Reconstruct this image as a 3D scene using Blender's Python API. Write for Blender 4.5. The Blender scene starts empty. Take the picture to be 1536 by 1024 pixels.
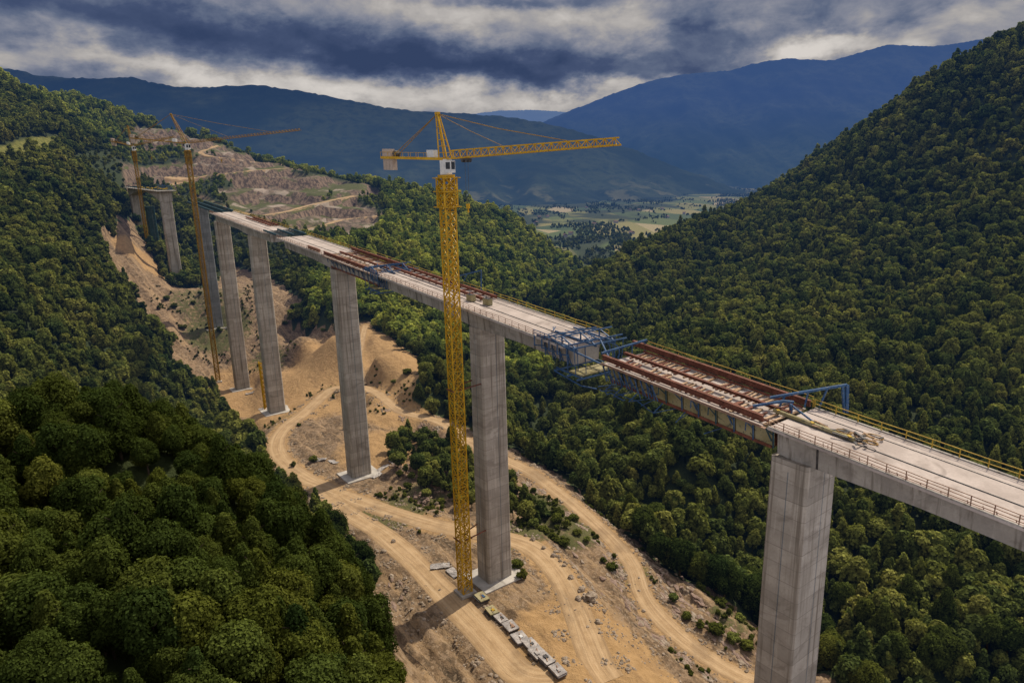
import bpy, math, random
import numpy as np
from mathutils import Vector, Matrix

random.seed(7)
rng = np.random.default_rng(11)
S = bpy.context.scene
COL = S.collection

# ------------------------------------------------------------------ helpers
class MB:
    """collects shapes and links them as one mesh object"""
    def __init__(self):
        self.v = []; self.f = []; self.uv = None
    def quad_ring(self, rings, close=True, caps=True):
        n = len(rings[0]); b = len(self.v)
        for r in rings: self.v.extend([tuple(p) for p in r])
        for i in range(len(rings) - 1):
            for k in range(n if close else n - 1):
                k2 = (k + 1) % n
                self.f.append((b + i * n + k, b + i * n + k2, b + (i + 1) * n + k2, b + (i + 1) * n + k))
        if caps and close:
            self.f.append(tuple(b + k for k in range(n))[::-1])
            self.f.append(tuple(b + (len(rings) - 1) * n + k for k in range(n)))
    def bar(self, a, c, w, h=None, up=(0, 0, 1)):
        a = Vector(a); c = Vector(c); d = c - a
        if d.length < 1e-6: return
        d.normalize(); u = Vector(up)
        if abs(d.dot(u)) > .98: u = Vector((1, 0.2, 0))
        s = d.cross(u).normalized(); u = s.cross(d).normalized()
        h = w if h is None else h
        q = [s * w / 2 * i + u * h / 2 * j for i, j in ((-1, -1), (1, -1), (1, 1), (-1, 1))]
        self.quad_ring([[a + x for x in q], [c + x for x in q]])
    def tube(self, a, c, r0, r1=None, n=8):
        a = Vector(a); c = Vector(c); d = (c - a).normalized()
        u = Vector((0, 0, 1)) if abs(d.z) < .9 else Vector((1, 0, 0))
        s = d.cross(u).normalized(); u = s.cross(d); r1 = r0 if r1 is None else r1
        cs = [(math.cos(2 * math.pi * k / n), math.sin(2 * math.pi * k / n)) for k in range(n)]
        self.quad_ring([[a + (s * x + u * y) * r0 for x, y in cs], [c + (s * x + u * y) * r1 for x, y in cs]])
    def path(self, pts, w, h=None):
        for a, c in zip(pts[:-1], pts[1:]): self.bar(a, c, w, h)
    def box(self, c, sx, sy, sz, ax=(1, 0, 0), ay=(0, 1, 0), az=(0, 0, 1)):
        c = Vector(c); ax = Vector(ax); ay = Vector(ay); az = Vector(az)
        r = []
        for z in (-1, 1):
            r.append([c + ax * sx / 2 * i + ay * sy / 2 * j + az * sz / 2 * z for i, j in ((-1, -1), (1, -1), (1, 1), (-1, 1))])
        self.quad_ring(r)
    def rock(self, c, r, rnd, flat=.7):
        n = 7; rings = []
        for i in range(5):
            ph = math.pi * (i + .5) / 5 - math.pi / 2
            ring = []
            for k in range(n):
                a = 2 * math.pi * k / n + i * .3
                q = r * rnd.uniform(.7, 1.15)
                ring.append((c[0] + q * math.cos(ph) * math.cos(a), c[1] + q * math.cos(ph) * math.sin(a), c[2] + q * flat * math.sin(ph)))
            rings.append(ring)
        self.quad_ring(rings)
    def build(self, name, mat, parent=None, smooth=False, origin=None):
        me = bpy.data.meshes.new(name)
        v = self.v
        if origin is not None:
            v = [(p[0] - origin[0], p[1] - origin[1], p[2] - origin[2]) for p in v]
        me.from_pydata([tuple(p) for p in v], [], self.f)
        me.materials.append(mat)
        if smooth: me.polygons.foreach_set('use_smooth', [True] * len(me.polygons))
        o = bpy.data.objects.new(name, me); COL.objects.link(o)
        if origin is not None: o.location = origin
        if parent is not None:
            o.parent = parent; q = parent; w = Vector((0, 0, 0))
            while q: w += Vector(q.location); q = q.parent
            o.location = Vector(o.location) - w
        me.update()
        return o
def build_each(mb, name, mat, parent):
    """one object for every separate piece of the mesh builder"""
    par = list(range(len(mb.v)))
    def find(i):
        while par[i] != i: par[i] = par[par[i]]; i = par[i]
        return i
    for f in mb.f:
        for q in f[1:]: par[find(q)] = find(f[0])
    groups = {}
    for f in mb.f: groups.setdefault(find(f[0]), []).append(f)
    for fs in groups.values():
        idx = sorted({q for f in fs for q in f}); mp = {q: i for i, q in enumerate(idx)}
        m2 = MB(); m2.v = [mb.v[q] for q in idx]; m2.f = [tuple(mp[q] for q in f) for f in fs]
        m2.build(name, mat, parent)
def tag(o, label=None, cat=None, group=None, kind=None):
    for k, v in (('label', label), ('category', cat), ('group', group), ('kind', kind)):
        if v: o[k] = v
    return o
def empty(name, loc, label, cat, group=None):
    o = bpy.data.objects.new(name, None); COL.objects.link(o); o.location = loc
    o.empty_display_size = .5
    return tag(o, label, cat, group)

# ------------------------------------------------------------------ materials
class NT:
    def __init__(self, name):
        self.m = bpy.data.materials.new(name); self.m.use_nodes = True
        self.t = self.m.node_tree; self.t.nodes.clear()
        self.out = self.n('ShaderNodeOutputMaterial')
    def n(self, typ, **kw):
        x = self.t.nodes.new(typ)
        for k, v in kw.items(): setattr(x, k, v)
        return x
    def l(self, a, b): self.t.links.new(a, b)
    def set(self, sock, v):
        if hasattr(v, 'is_linked') or isinstance(v, bpy.types.NodeSocket): self.l(v, sock)
        else: sock.default_value = v
    def math(self, op, a, b=0.0, c=None, clamp=False):
        x = self.n('ShaderNodeMath', operation=op, use_clamp=clamp)
        self.set(x.inputs[0], a); self.set(x.inputs[1], b)
        if c is not None: self.set(x.inputs[2], c)
        return x.outputs[0]
    def vmul(self, v, s):
        x = self.n('ShaderNodeVectorMath', operation='MULTIPLY'); self.set(x.inputs[0], v); x.inputs[1].default_value = s
        return x.outputs[0]
    def mix(self, f, a, b, mode='MIX'):
        x = self.n('ShaderNodeMix', data_type='RGBA', blend_type=mode)
        self.set(x.inputs[0], f); self.set(x.inputs[6], a); self.set(x.inputs[7], b)
        return x.outputs[2]
    def noise(self, vec, scale, detail=4, rough=.55, dist=0.0):
        x = self.n('ShaderNodeTexNoise'); self.set(x.inputs['Vector'], vec)
        x.inputs['Scale'].default_value = scale; x.inputs['Detail'].default_value = detail
        x.inputs['Roughness'].default_value = rough; x.inputs['Distortion'].default_value = dist
        return x.outputs[0]
    def ramp(self, f, stops):
        x = self.n('ShaderNodeValToRGB'); self.set(x.inputs[0], f); e = x.color_ramp.elements
        while len(e) > 1: e.remove(e[-1])
        e[0].position = stops[0][0]; e[0].color = c4(stops[0][1])
        for p, c in stops[1:]:
            q = e.new(p); q.color = c4(c)
        return x.outputs[0]
    def sstep(self, x, a, b):
        r = self.n('ShaderNodeMapRange', interpolation_type='SMOOTHSTEP')
        self.set(r.inputs[0], x); r.inputs[1].default_value = a; r.inputs[2].default_value = b
        return r.outputs[0]
    def pos(self): return self.n('ShaderNodeNewGeometry').outputs['Position']
    def attr(self, name, out='Fac'):
        return self.n('ShaderNodeAttribute', attribute_name=name).outputs[out]
    def bump(self, h, s=.5, d=.1):
        x = self.n('ShaderNodeBump'); x.inputs['Strength'].default_value = s; x.inputs['Distance'].default_value = d
        self.l(h, x.inputs['Height']); return x.outputs[0]
    def principled(self, col, rough=.8, metal=0.0, normal=None):
        b = self.n('ShaderNodeBsdfPrincipled'); self.set(b.inputs['Base Color'], col)
        self.set(b.inputs['Roughness'], rough); b.inputs['Metallic'].default_value = metal
        if 'Specular IOR Level' in b.inputs: b.inputs['Specular IOR Level'].default_value = .25
        if normal is not None: self.l(normal, b.inputs['Normal'])
        return b.outputs[0]
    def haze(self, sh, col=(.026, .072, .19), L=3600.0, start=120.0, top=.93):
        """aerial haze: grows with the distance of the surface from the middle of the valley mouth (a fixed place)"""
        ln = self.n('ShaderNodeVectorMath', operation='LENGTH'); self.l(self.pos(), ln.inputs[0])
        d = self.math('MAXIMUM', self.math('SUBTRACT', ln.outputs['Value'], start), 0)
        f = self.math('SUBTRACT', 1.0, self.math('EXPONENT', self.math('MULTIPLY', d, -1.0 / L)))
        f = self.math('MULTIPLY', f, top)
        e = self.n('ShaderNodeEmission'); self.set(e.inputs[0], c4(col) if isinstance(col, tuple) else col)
        m = self.n('ShaderNodeMixShader'); self.l(f, m.inputs[0]); self.l(sh, m.inputs[1]); self.l(e.outputs[0], m.inputs[2])  # distance haze is mixed into the material as emission
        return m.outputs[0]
    def end(self, sh):
        self.l(sh, self.out.inputs[0]); return self.m
def c4(c): return (c[0], c[1], c[2], 1.0)

def simple(name, a, b, scale=1.5, rough=.7, metal=0.0, spots=None):
    k = NT(name); p = k.pos()
    col = k.mix(k.sstep(k.noise(p, scale, 5), .35, .68), c4(a), c4(b))
    if spots:
        col = k.mix(k.sstep(k.noise(p, scale * 5, 3), .56, .66), col, c4(spots))
    nb = k.bump(k.noise(p, scale * 8, 3), .25, .03)
    return k.end(k.principled(col, rough, metal, nb))

def concrete(name, a, b, lift=2.4, streak=True):
    k = NT(name); p = k.pos()
    sep = k.n('ShaderNodeSeparateXYZ'); k.l(p, sep.inputs[0])
    big = k.noise(p, .22, 4); fine = k.noise(p, 3.0, 5, .65)
    col = k.mix(k.sstep(big, .35, .68), c4(a), c4(b))
    if lift:
        zl = k.math('DIVIDE', sep.outputs[2], lift)
        wn = k.n('ShaderNodeTexWhiteNoise', noise_dimensions='1D'); k.l(k.math('FLOOR', zl), wn.inputs['W'])
        col = k.mix(k.math('MULTIPLY', wn.outputs[0], .5), col, c4(tuple(x * .62 for x in a)))
        fr = k.math('FRACT', zl)
        ln = k.math('LESS_THAN', fr, .05)
        col = k.mix(k.math('MULTIPLY', ln, k.math('MULTIPLY', big, .9)), col, c4(tuple(x * .4 for x in a)))
    if streak:
        st = k.noise(k.vmul(p, (1.3, 1.3, .035)), 1.0, 4, .6)
        col = k.mix(k.math('MULTIPLY', k.sstep(st, .5, .70), .85), col, c4((a[0] * .42, a[1] * .38, a[2] * .34)))
        st2 = k.noise(k.vmul(p, (.8, .8, .06)), 1.7, 3, .6)
        col = k.mix(k.math('MULTIPLY', k.sstep(st2, .56, .75), .4), col, c4(tuple(min(1, x * 1.35) for x in b)))
    mot = k.noise(k.vmul(p, (.16, .16, .34)), 1.0, 5, .62, 1.2)
    col = k.mix(k.math('MULTIPLY', k.sstep(mot, .54, .66), .45), col, c4((a[0] * .48, a[1] * .45, a[2] * .43)))
    col = k.mix(k.math('MULTIPLY', k.sstep(fine, .4, .75), .3), col, c4(tuple(x * .6 for x in a)))
    return k.end(k.principled(col, .9, 0, k.bump(fine, .3, .04)))

M = {}
M['pier'] = concrete('pier_concrete', (.365, .33, .285), (.51, .465, .41))
M['girder'] = concrete('girder_concrete', (.31, .29, .265), (.42, .395, .36), lift=0)
M['dark_concrete'] = concrete('dark_grey_concrete', (.17, .19, .205), (.25, .265, .275))  # darker blue-grey concrete for the bare topped pier and the joints
M['deck'] = concrete('deck_concrete', (.40, .345, .315), (.52, .455, .42), lift=0, streak=False)
M['pad'] = concrete('footing_concrete', (.38, .36, .33), (.55, .52, .48), lift=0, streak=False)
M['yellow'] = simple('crane_yellow', (.48, .27, .008), (.58, .35, .014), .6, .5, 0, (.26, .15, .03))
M['old_yellow'] = simple('weathered_yellow', (.24, .14, .03), (.33, .19, .035), .8, .6, 0, (.2, .1, .03))
M['rail_yellow'] = simple('railing_yellow', (.38, .25, .03), (.48, .33, .045), .8, .6)
M['rust'] = simple('rusty_steel', (.13, .048, .032), (.22, .085, .055), .7, .75, 0, (.07, .03, .025))
M['rust_rail'] = simple('rusty_railing', (.22, .13, .09), (.32, .20, .14), 1.2, .7)
M['blue'] = simple('traveller_blue', (.02, .062, .155), (.04, .11, .235), .8, .5, 0, (.13, .16, .19))
M['teal'] = simple('dark_teal_steel', (.02, .055, .075), (.04, .09, .12), .8, .6)
M['timber'] = simple('formwork_timber', (.34, .22, .13), (.55, .40, .27), .7, .85, 0, (.16, .1, .06))
M['ply'] = simple('formwork_plywood', (.23, .20, .10), (.36, .32, .19), .35, .85, 0, (.13, .13, .09))
M['white'] = simple('cab_white', (.55, .56, .56), (.68, .68, .66), 1, .5)
M['glass'] = simple('cab_glass', (.015, .02, .03), (.03, .04, .05), 1, .12)
M['ballast'] = concrete('ballast_concrete', (.34, .27, .22), (.46, .38, .32), lift=0, streak=False)
M['steel'] = simple('dark_steel', (.05, .05, .055), (.10, .10, .10), 1.5, .5, .3)
M['sheet'] = simple('pale_sheet', (.27, .255, .25), (.46, .43, .41), .8, .6, 0, (.14, .11, .09))
M['grey_panel'] = simple('grey_panel', (.13, .12, .125), (.27, .25, .25), .6, .6, 0, (.09, .065, .05))
M['rock'] = simple('pale_rock', (.21, .165, .12), (.40, .33, .26), .9, .9, 0, (.17, .12, .09))
M['pink_rock'] = simple('pinkish_rubble', (.22, .155, .12), (.34, .25, .205), .8, .9, 0, (.15, .1, .08))
M['bark'] = simple('bark', (.05, .035, .025), (.09, .065, .045), 3, .9)

def foliage(name, stops, gain=1.0, transl=.32):
    k = NT(name)
    r = k.n('ShaderNodeObjectInfo').outputs['Random']
    p = k.pos()
    big = k.noise(p, .021, 4, .62)
    f = k.math('ADD', k.math('MULTIPLY', k.math('POWER', r, 1.2), .58), k.math('MULTIPLY', k.math('SUBTRACT', big, .36), 1.35))
    col = k.ramp(f, stops)
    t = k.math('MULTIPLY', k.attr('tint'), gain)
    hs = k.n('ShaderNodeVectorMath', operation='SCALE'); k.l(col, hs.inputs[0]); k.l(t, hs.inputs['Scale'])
    d = k.n('ShaderNodeBsdfDiffuse'); k.l(hs.outputs[0], d.inputs[0])
    tr = k.n('ShaderNodeBsdfTranslucent')
    tc = k.mix(1.0, hs.outputs[0], (1.05, 1.05, .45, 1), 'MULTIPLY'); k.l(tc, tr.inputs[0])
    m = k.n('ShaderNodeMixShader'); m.inputs[0].default_value = transl
    k.l(d.outputs[0], m.inputs[1]); k.l(tr.outputs[0], m.inputs[2])
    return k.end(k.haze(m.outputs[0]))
WOOD = [(0, (.034, .054, .017)), (.3, (.066, .084, .023)), (.55, (.116, .130, .031)), (.8, (.158, .162, .040)), (1, (.195, .182, .05))]
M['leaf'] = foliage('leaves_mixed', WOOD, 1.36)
M['leaf_mid'] = foliage('leaves_ridge', [(p_, (c_[0] * 1.6, c_[1] * 1.62, c_[2] * 1.35)) for p_, c_ in WOOD], 1.4)  # brighter, yellower copy of the mixed leaves, painting more sun onto the ridge
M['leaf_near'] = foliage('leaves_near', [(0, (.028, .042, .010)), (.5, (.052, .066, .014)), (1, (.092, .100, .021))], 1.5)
M['leaf_dark'] = foliage('leaves_dark', [(0, (.016, .028, .008)), (.5, (.036, .050, .011)), (1, (.076, .088, .018))], 1.4)  # darker foliage on the near spur, standing in for cloud shadow
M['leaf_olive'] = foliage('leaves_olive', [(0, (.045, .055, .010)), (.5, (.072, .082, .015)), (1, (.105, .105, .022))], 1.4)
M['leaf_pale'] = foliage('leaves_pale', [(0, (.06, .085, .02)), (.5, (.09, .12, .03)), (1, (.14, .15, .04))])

CTRL = np.array([(-43,48,-45.9),(-35,48,-46.1),(-27,49,-47.2),(-20,53,-50.8),(-16,70,-65.5),(-55,52,-47.3),(-52,61,-43.1),(-40,63,-44.7),(-28,68,-48.2),(-23,79,-60.2),(-64,78,-41.5),(-49,81,-43.3),(-38,83,-46.5),(-30,84,-52.1),(-83,105,-40.3),(-67,105,-40.7),(-55,103,-42.7),(-45,99,-46.2),(-34,93,-51.6),(-27,89,-57.1),(-21,85,-63.3),(-95,100,-42.2),(-30,20,-42.0),(30,20,-75.0),(0,20,-60.0),(60,20,-90.0),(20,60,-88.0),(45,84,-104.0),(75,60,-106.0),(-5,75,-74.0),(0,98,-88.0),(12,75,-90.0),(-75,170,-97.0),(-50,145,-95.0),(-26,118,-93.0),(-12,106,-92.0),(-100,185,-92.0),(-85,210,-99.0),(-110,250,-101.0),(-130,150,-72.0),(-156,200,-62.0),(-189,250,-47.8),(-228,310,-27.6),(-288,400,-0.4),(-341,480,22.4),(-392,560,51.9),(-444,640,83.4),(-153,225,-69.5),(-184,280,-53.5),(-221,345,-30.9),(-275,440,-0.8),(-321,520,21.3),(-391,640,53.2),(-156,270,-83.0),(-173,305,-73.9),(-204,350,-55.5),(-234,410,-32.3),(-274,480,-9.8),(-311,560,10.0),(-153,290,-89.0),(-137,285,-100.1),(-122,270,-107.2),(-232,260,-35.7),(-339,400,22.5),(-430,520,76.2),(-460,760,70.0),(-640,760,90.0),(-430,930,40.0),(-242,430,-31.8),(-219,395,-52.3),(-195,365,-70.4),(-176,345,-86.2),(-174,372,-83.8),(-177,376,-81.6),(-201,395,-64.5),(-212,428,-61.5),(-235,450,-42.4),(-266,500,-30.2),(-240,470,-51.2),(-292,540,-9.7),(-311,600,2.8),(-172,400,-66.1),(-6,142,-93.5),(-52,205,-95.4),(-105,278,-98.6),(-136,326,-104.0),(-153,335,-100.1),(-127,300,-107.7),(-18,112,-93.0),(-8,112,-93.5),(3,112,-93.5),(13,111,-93.5),(-26,128,-93.0),(-30,147,-93.5),(-39,167,-94.0),(-22,150,-93.8),(-17,165,-93.5),(-26,181,-94.0),(-36,196,-94.5),(-54,184,-95.0),(-63,204,-95.5),(-77,222,-96.0),(-97,252,-97.5),(-87,263,-96.5),(-81,294,-95.5),(-92,289,-96.5),(-69,225,-95.0),(-115,346,-97.0),(-95,350,-95.0),(-118,380,-95.0),(-73,310,-94.5),(-54,277,-93.5),(-34,255,-93.5),(-17,232,-94.5),(-35,219,-93.5),(-43,245,-93.5),(-24,197,-93.5),(-3,180,-94.0),(7,152,-94.5),(8,136,-94.5),(17,123,-95.0),(21,112,-96.0),(13,141,-94.8),(-36,275,-81.5),(-49,305,-80.5),(-46,262,-85.8),(-72,345,-79.9),(-83,372,-80.3),(-93,345,-79.4),(-113,355,-81.3),(-134,390,-77.1),(-136,425,-67.1),(-112,380,-75.6),(-124,330,-95.8),(-141,372,-84.6),(-164,420,-65.6),(-66,300,-81.9),(6,207,-97.0),(21,183,-99.5),(30,163,-101.5),(31,151,-103.0),(35,140,-105.0),(50,127,-108.0),(18,155,-98.5),(25,139,-100.5),(31,125,-103.5),(40,123,-106.0),(5,178,-95.5),(-7,210,-95.0),(19,203,-99.5),(34,179,-103.0),(47,160,-106.5),(58,145,-110.0),(4,229,-97.5),(71,134,-114.0),(42,200,-112.0),(58,170,-121.0),(72,145,-126.0),(85,125,-128.0),(22,235,-107.0),(70,100,-124.0),(110,90,-130.0),(-19,270,-95.0),(-33,300,-93.7),(-45,350,-90.2),(-8,255,-95.7),(3,280,-99.0),(8,262,-115.9),(13,290,-112.7),(21,325,-107.5),(27,380,-103.7),(20,455,-124.0),(46,560,-128.0),(76,650,-128.0),(100,740,-124.0),(28,245,-104.1),(49,205,-100.3),(45,185,-108.4),(59,165,-111.8),(61,155,-115.3),(84,142,-116.0),(103,134,-119.4),(120,140,-115.5),(101,178,-110.3),(142,172,-108.0),(72,208,-102.3),(121,218,-103.2),(178,222,-98.9),(40,300,-100.1),(63,265,-98.4),(105,270,-95.4),(161,272,-91.6),(212,272,-81.4),(70,380,-97.8),(115,345,-87.1),(175,365,-78.2),(229,365,-68.6),(258,340,-58.6),(111,480,-83.6),(159,485,-76.0),(226,480,-48.9),(283,465,-22.7),(303,410,-22.0),(29,450,-89.0),(46,490,-85.5),(68,535,-81.6),(60,450,-86.6),(89,520,-85.2),(112,590,-74.1),(351,490,45.7),(322,500,21.2),(284,510,-4.9),(209,560,-49.4),(385,545,88.8),(358,550,71.8),(331,560,55.7),(293,590,20.2),(246,630,-32.5),(201,660,-51.0),(146,640,-65.6),(89,570,-79.1),(361,400,-30.7),(253,250,-98.2),(163,150,-114.6),(459,540,104.2),(430,640,60.0),(330,680,20.0),(270,740,-40.0),(560,700,120.0),(230,820,-90.0),(160,800,-115.0),(700,500,140.0),(-458,790,81.3),(-408,800,59.3),(-370,795,53.1),(-339,790,44.4),(-300,780,30.3),(-262,770,15.8),(-208,755,3.2),(-156,740,-9.0),(-84,715,-27.7),(-30,720,-44.0),(26,740,-70.5),(63,760,-92.2),(-89,560,-51.9),(-142,560,-42.6),(-180,600,-30.4),(-232,590,-23.1),(-296,680,6.2),(-231,670,-13.9),(-165,660,-21.4),(-100,640,-34.3),(-32,510,-68.7),(-62,620,-46.0),(7,520,-86.3),(33,640,-98.0),(20,590,-100.4),(-90,445,-76.6),(-57,385,-86.9),(-112,470,-57.1),(-26,385,-87.7),(-55,450,-69.4),(1,390,-97.4),(-3,320,-100.8),(-132,455,-68.2),(-298,610,-16.7),(-343,700,18.9),(-420,1050,40.0),(-250,960,-30.0),(-100,900,-60.0),(0,880,-100.0),(100,950,-128.0),(-300,1000,0.0)], float)
_cu = np.stack([CTRL[:, 0] / CTRL[:, 1], np.log(CTRL[:, 1])], -1)
def _phi(r2):
    return np.where(r2 > 1e-12, r2 * np.log(np.maximum(r2, 1e-12)), 0)
def _solve():
    n = len(CTRL)
    A = np.zeros((n + 3, n + 3))
    d = _cu[:, None] - _cu[None]
    A[:n, :n] = _phi((d ** 2).sum(-1)) + np.eye(n) * 4e-4
    A[:n, n] = 1; A[:n, n + 1:] = _cu; A[n, :n] = 1; A[n + 1:, :n] = _cu.T
    b = np.zeros(n + 3); b[:n] = CTRL[:, 2]
    return np.linalg.solve(A, b)
_wt = _solve()
def smooth(a, b, x):
    t = np.clip((np.asarray(x, float) - a) / (b - a), 0, 1)
    return t * t * (3 - 2 * t)
def base_height(X, Y):
    X = np.asarray(X, float); Y = np.maximum(np.asarray(Y, float), 12)
    shp = X.shape
    x = X.ravel(); y = Y.ravel(); out = np.empty(x.size)
    yt = np.minimum(y, 1200)
    u = np.clip(x / yt, -1.25, 1.25); v = np.log(np.maximum(yt, 18))
    for i in range(0, x.size, 20000):
        s = slice(i, i + 20000)
        d2 = (u[s, None] - _cu[None, :, 0]) ** 2 + (v[s, None] - _cu[None, :, 1]) ** 2
        out[s] = _phi(d2) @ _wt[:-3] + _wt[-3] + _wt[-2] * u[s] + _wt[-1] * v[s]
    far = -118 - 24 * smooth(1000, 4500, y) + 0 * x
    k = smooth(840, 1150, y)
    out = out * (1 - k) + far * k
    return out.reshape(shp)
def hash2(ix, iy, seed):
    h = (ix.astype(np.int64) * 374761393 + iy.astype(np.int64) * 668265263 + seed * 974634547) & 0xffffffff
    h = ((h ^ (h >> 13)) * 1274126177) & 0xffffffff
    return ((h ^ (h >> 16)) & 0xffff) / 65535.0
def vnoise(x, y, seed=0):
    ix = np.floor(x); iy = np.floor(y); fx = x - ix; fy = y - iy
    fx = fx * fx * (3 - 2 * fx); fy = fy * fy * (3 - 2 * fy)
    a = hash2(ix, iy, seed); b = hash2(ix + 1, iy, seed); c = hash2(ix, iy + 1, seed); d = hash2(ix + 1, iy + 1, seed)
    return (a * (1 - fx) + b * fx) * (1 - fy) + (c * (1 - fx) + d * fx) * fy
def fbm(x, y, octaves=4, seed=0):
    s = 0; a = 0.5; n = 0
    for o in range(octaves):
        s = s + a * vnoise(x, y, seed + o); n += a
        x = x * 2.03 + 17.1; y = y * 2.03 - 9.7; a *= 0.5
    return s / n
def in_poly(x, y, poly):
    x = np.asarray(x, float); y = np.asarray(y, float)
    c = np.zeros(x.shape, bool)
    px, py = poly[-1]
    for qx, qy in poly:
        m = (qy > y) != (py > y)
        if qy != py:
            c ^= m & (x < (px - qx) * (y - qy) / (py - qy) + qx)
        px, py = qx, qy
    return c
def dist_line(x, y, line):
    """distance to a polyline and the height interpolated along it"""
    x = np.asarray(x, float); y = np.asarray(y, float)
    best = np.full(x.shape, 1e9); zz = np.zeros(x.shape)
    for (ax, ay, az), (bx, by, bz) in zip(line[:-1], line[1:]):
        dx, dy = bx - ax, by - ay
        t = np.clip(((x - ax) * dx + (y - ay) * dy) / (dx * dx + dy * dy), 0, 1)
        d = np.hypot(x - ax - t * dx, y - ay - t * dy)
        m = d < best
        best = np.where(m, d, best); zz = np.where(m, az + t * (bz - az), zz)
    return best, zz

SITE = [(-235.8,397.1), (-246.7,431.9), (-267.4,494.3), (-225.9,431.9), (-206.3,411.0), (-193.4,421.6), (-202.2,492.8), (-168.6,470.4), (-124.4,398.9), (-130.8,389.4), (-101.9,366.2), (-84.7,373.4), (-69.3,359.1), (-50.8,321.9), (-39.9,304.9), (-39.5,267.2), (-44.0,259.7), (-29.1,253.2), (-6.4,231.1), (6.5,222.2), (20.7,201.3), (33.6,177.2), (46.0,158.3), (62.2,152.7), (70.2,132.8), (78.0,129.1), (68.4,109.5), (-19.2,110.0), (-21.9,110.0), (-27.9,121.4), (-33.6,136.9), (-45.0,162.0), (-58.7,190.0), (-80.0,218.7), (-114.8,262.6), (-133.8,301.5), (-152.4,326.5), (-170.6,333.4), (-185.0,347.2), (-206.7,370.3), (-221.9,378.7)]
GROVE = [(-46.2,228.4), (-44.6,249.1), (-33.7,247.6), (-19.4,227.0), (-2.8,209.7), (7.8,191.3), (9.3,182.1), (-0.8,181.3), (-14.8,189.0), (-25.7,196.9), (-38.7,213.5)]
TERRACES = [(-343.5,464.7), (-345.9,529.4), (-350.3,575.8), (-322.6,514.6), (-305.4,462.6), (-306.6,410.9)]
CUTS = [[(-423.1,819.1), (-372.1,799.6), (-312.4,793.7), (-243.7,780.7), (-201.6,763.3), (-230.0,756.5), (-269.7,750.8), (-318.5,736.3), (-368.1,727.5), (-385.2,736.3)], [(-315.1,710.3), (-294.5,744.1), (-270.1,793.7), (-236.6,759.9), (-279.2,683.1), (-288.3,657.0), (-316.8,653.1), (-302.8,549.6), (-343.6,633.8), (-334.5,680.1)], [(-270.7,642.4), (-259.8,681.1), (-207.5,699.7), (-164.6,684.1), (-147.8,697.6), (-178.9,638.5), (-206.4,593.3), (-238.8,620.6)], [(-204.0,565.5), (-186.3,621.5), (-142.1,667.9), (-106.0,591.5), (-129.0,546.3), (-164.9,543.8)]]
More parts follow.
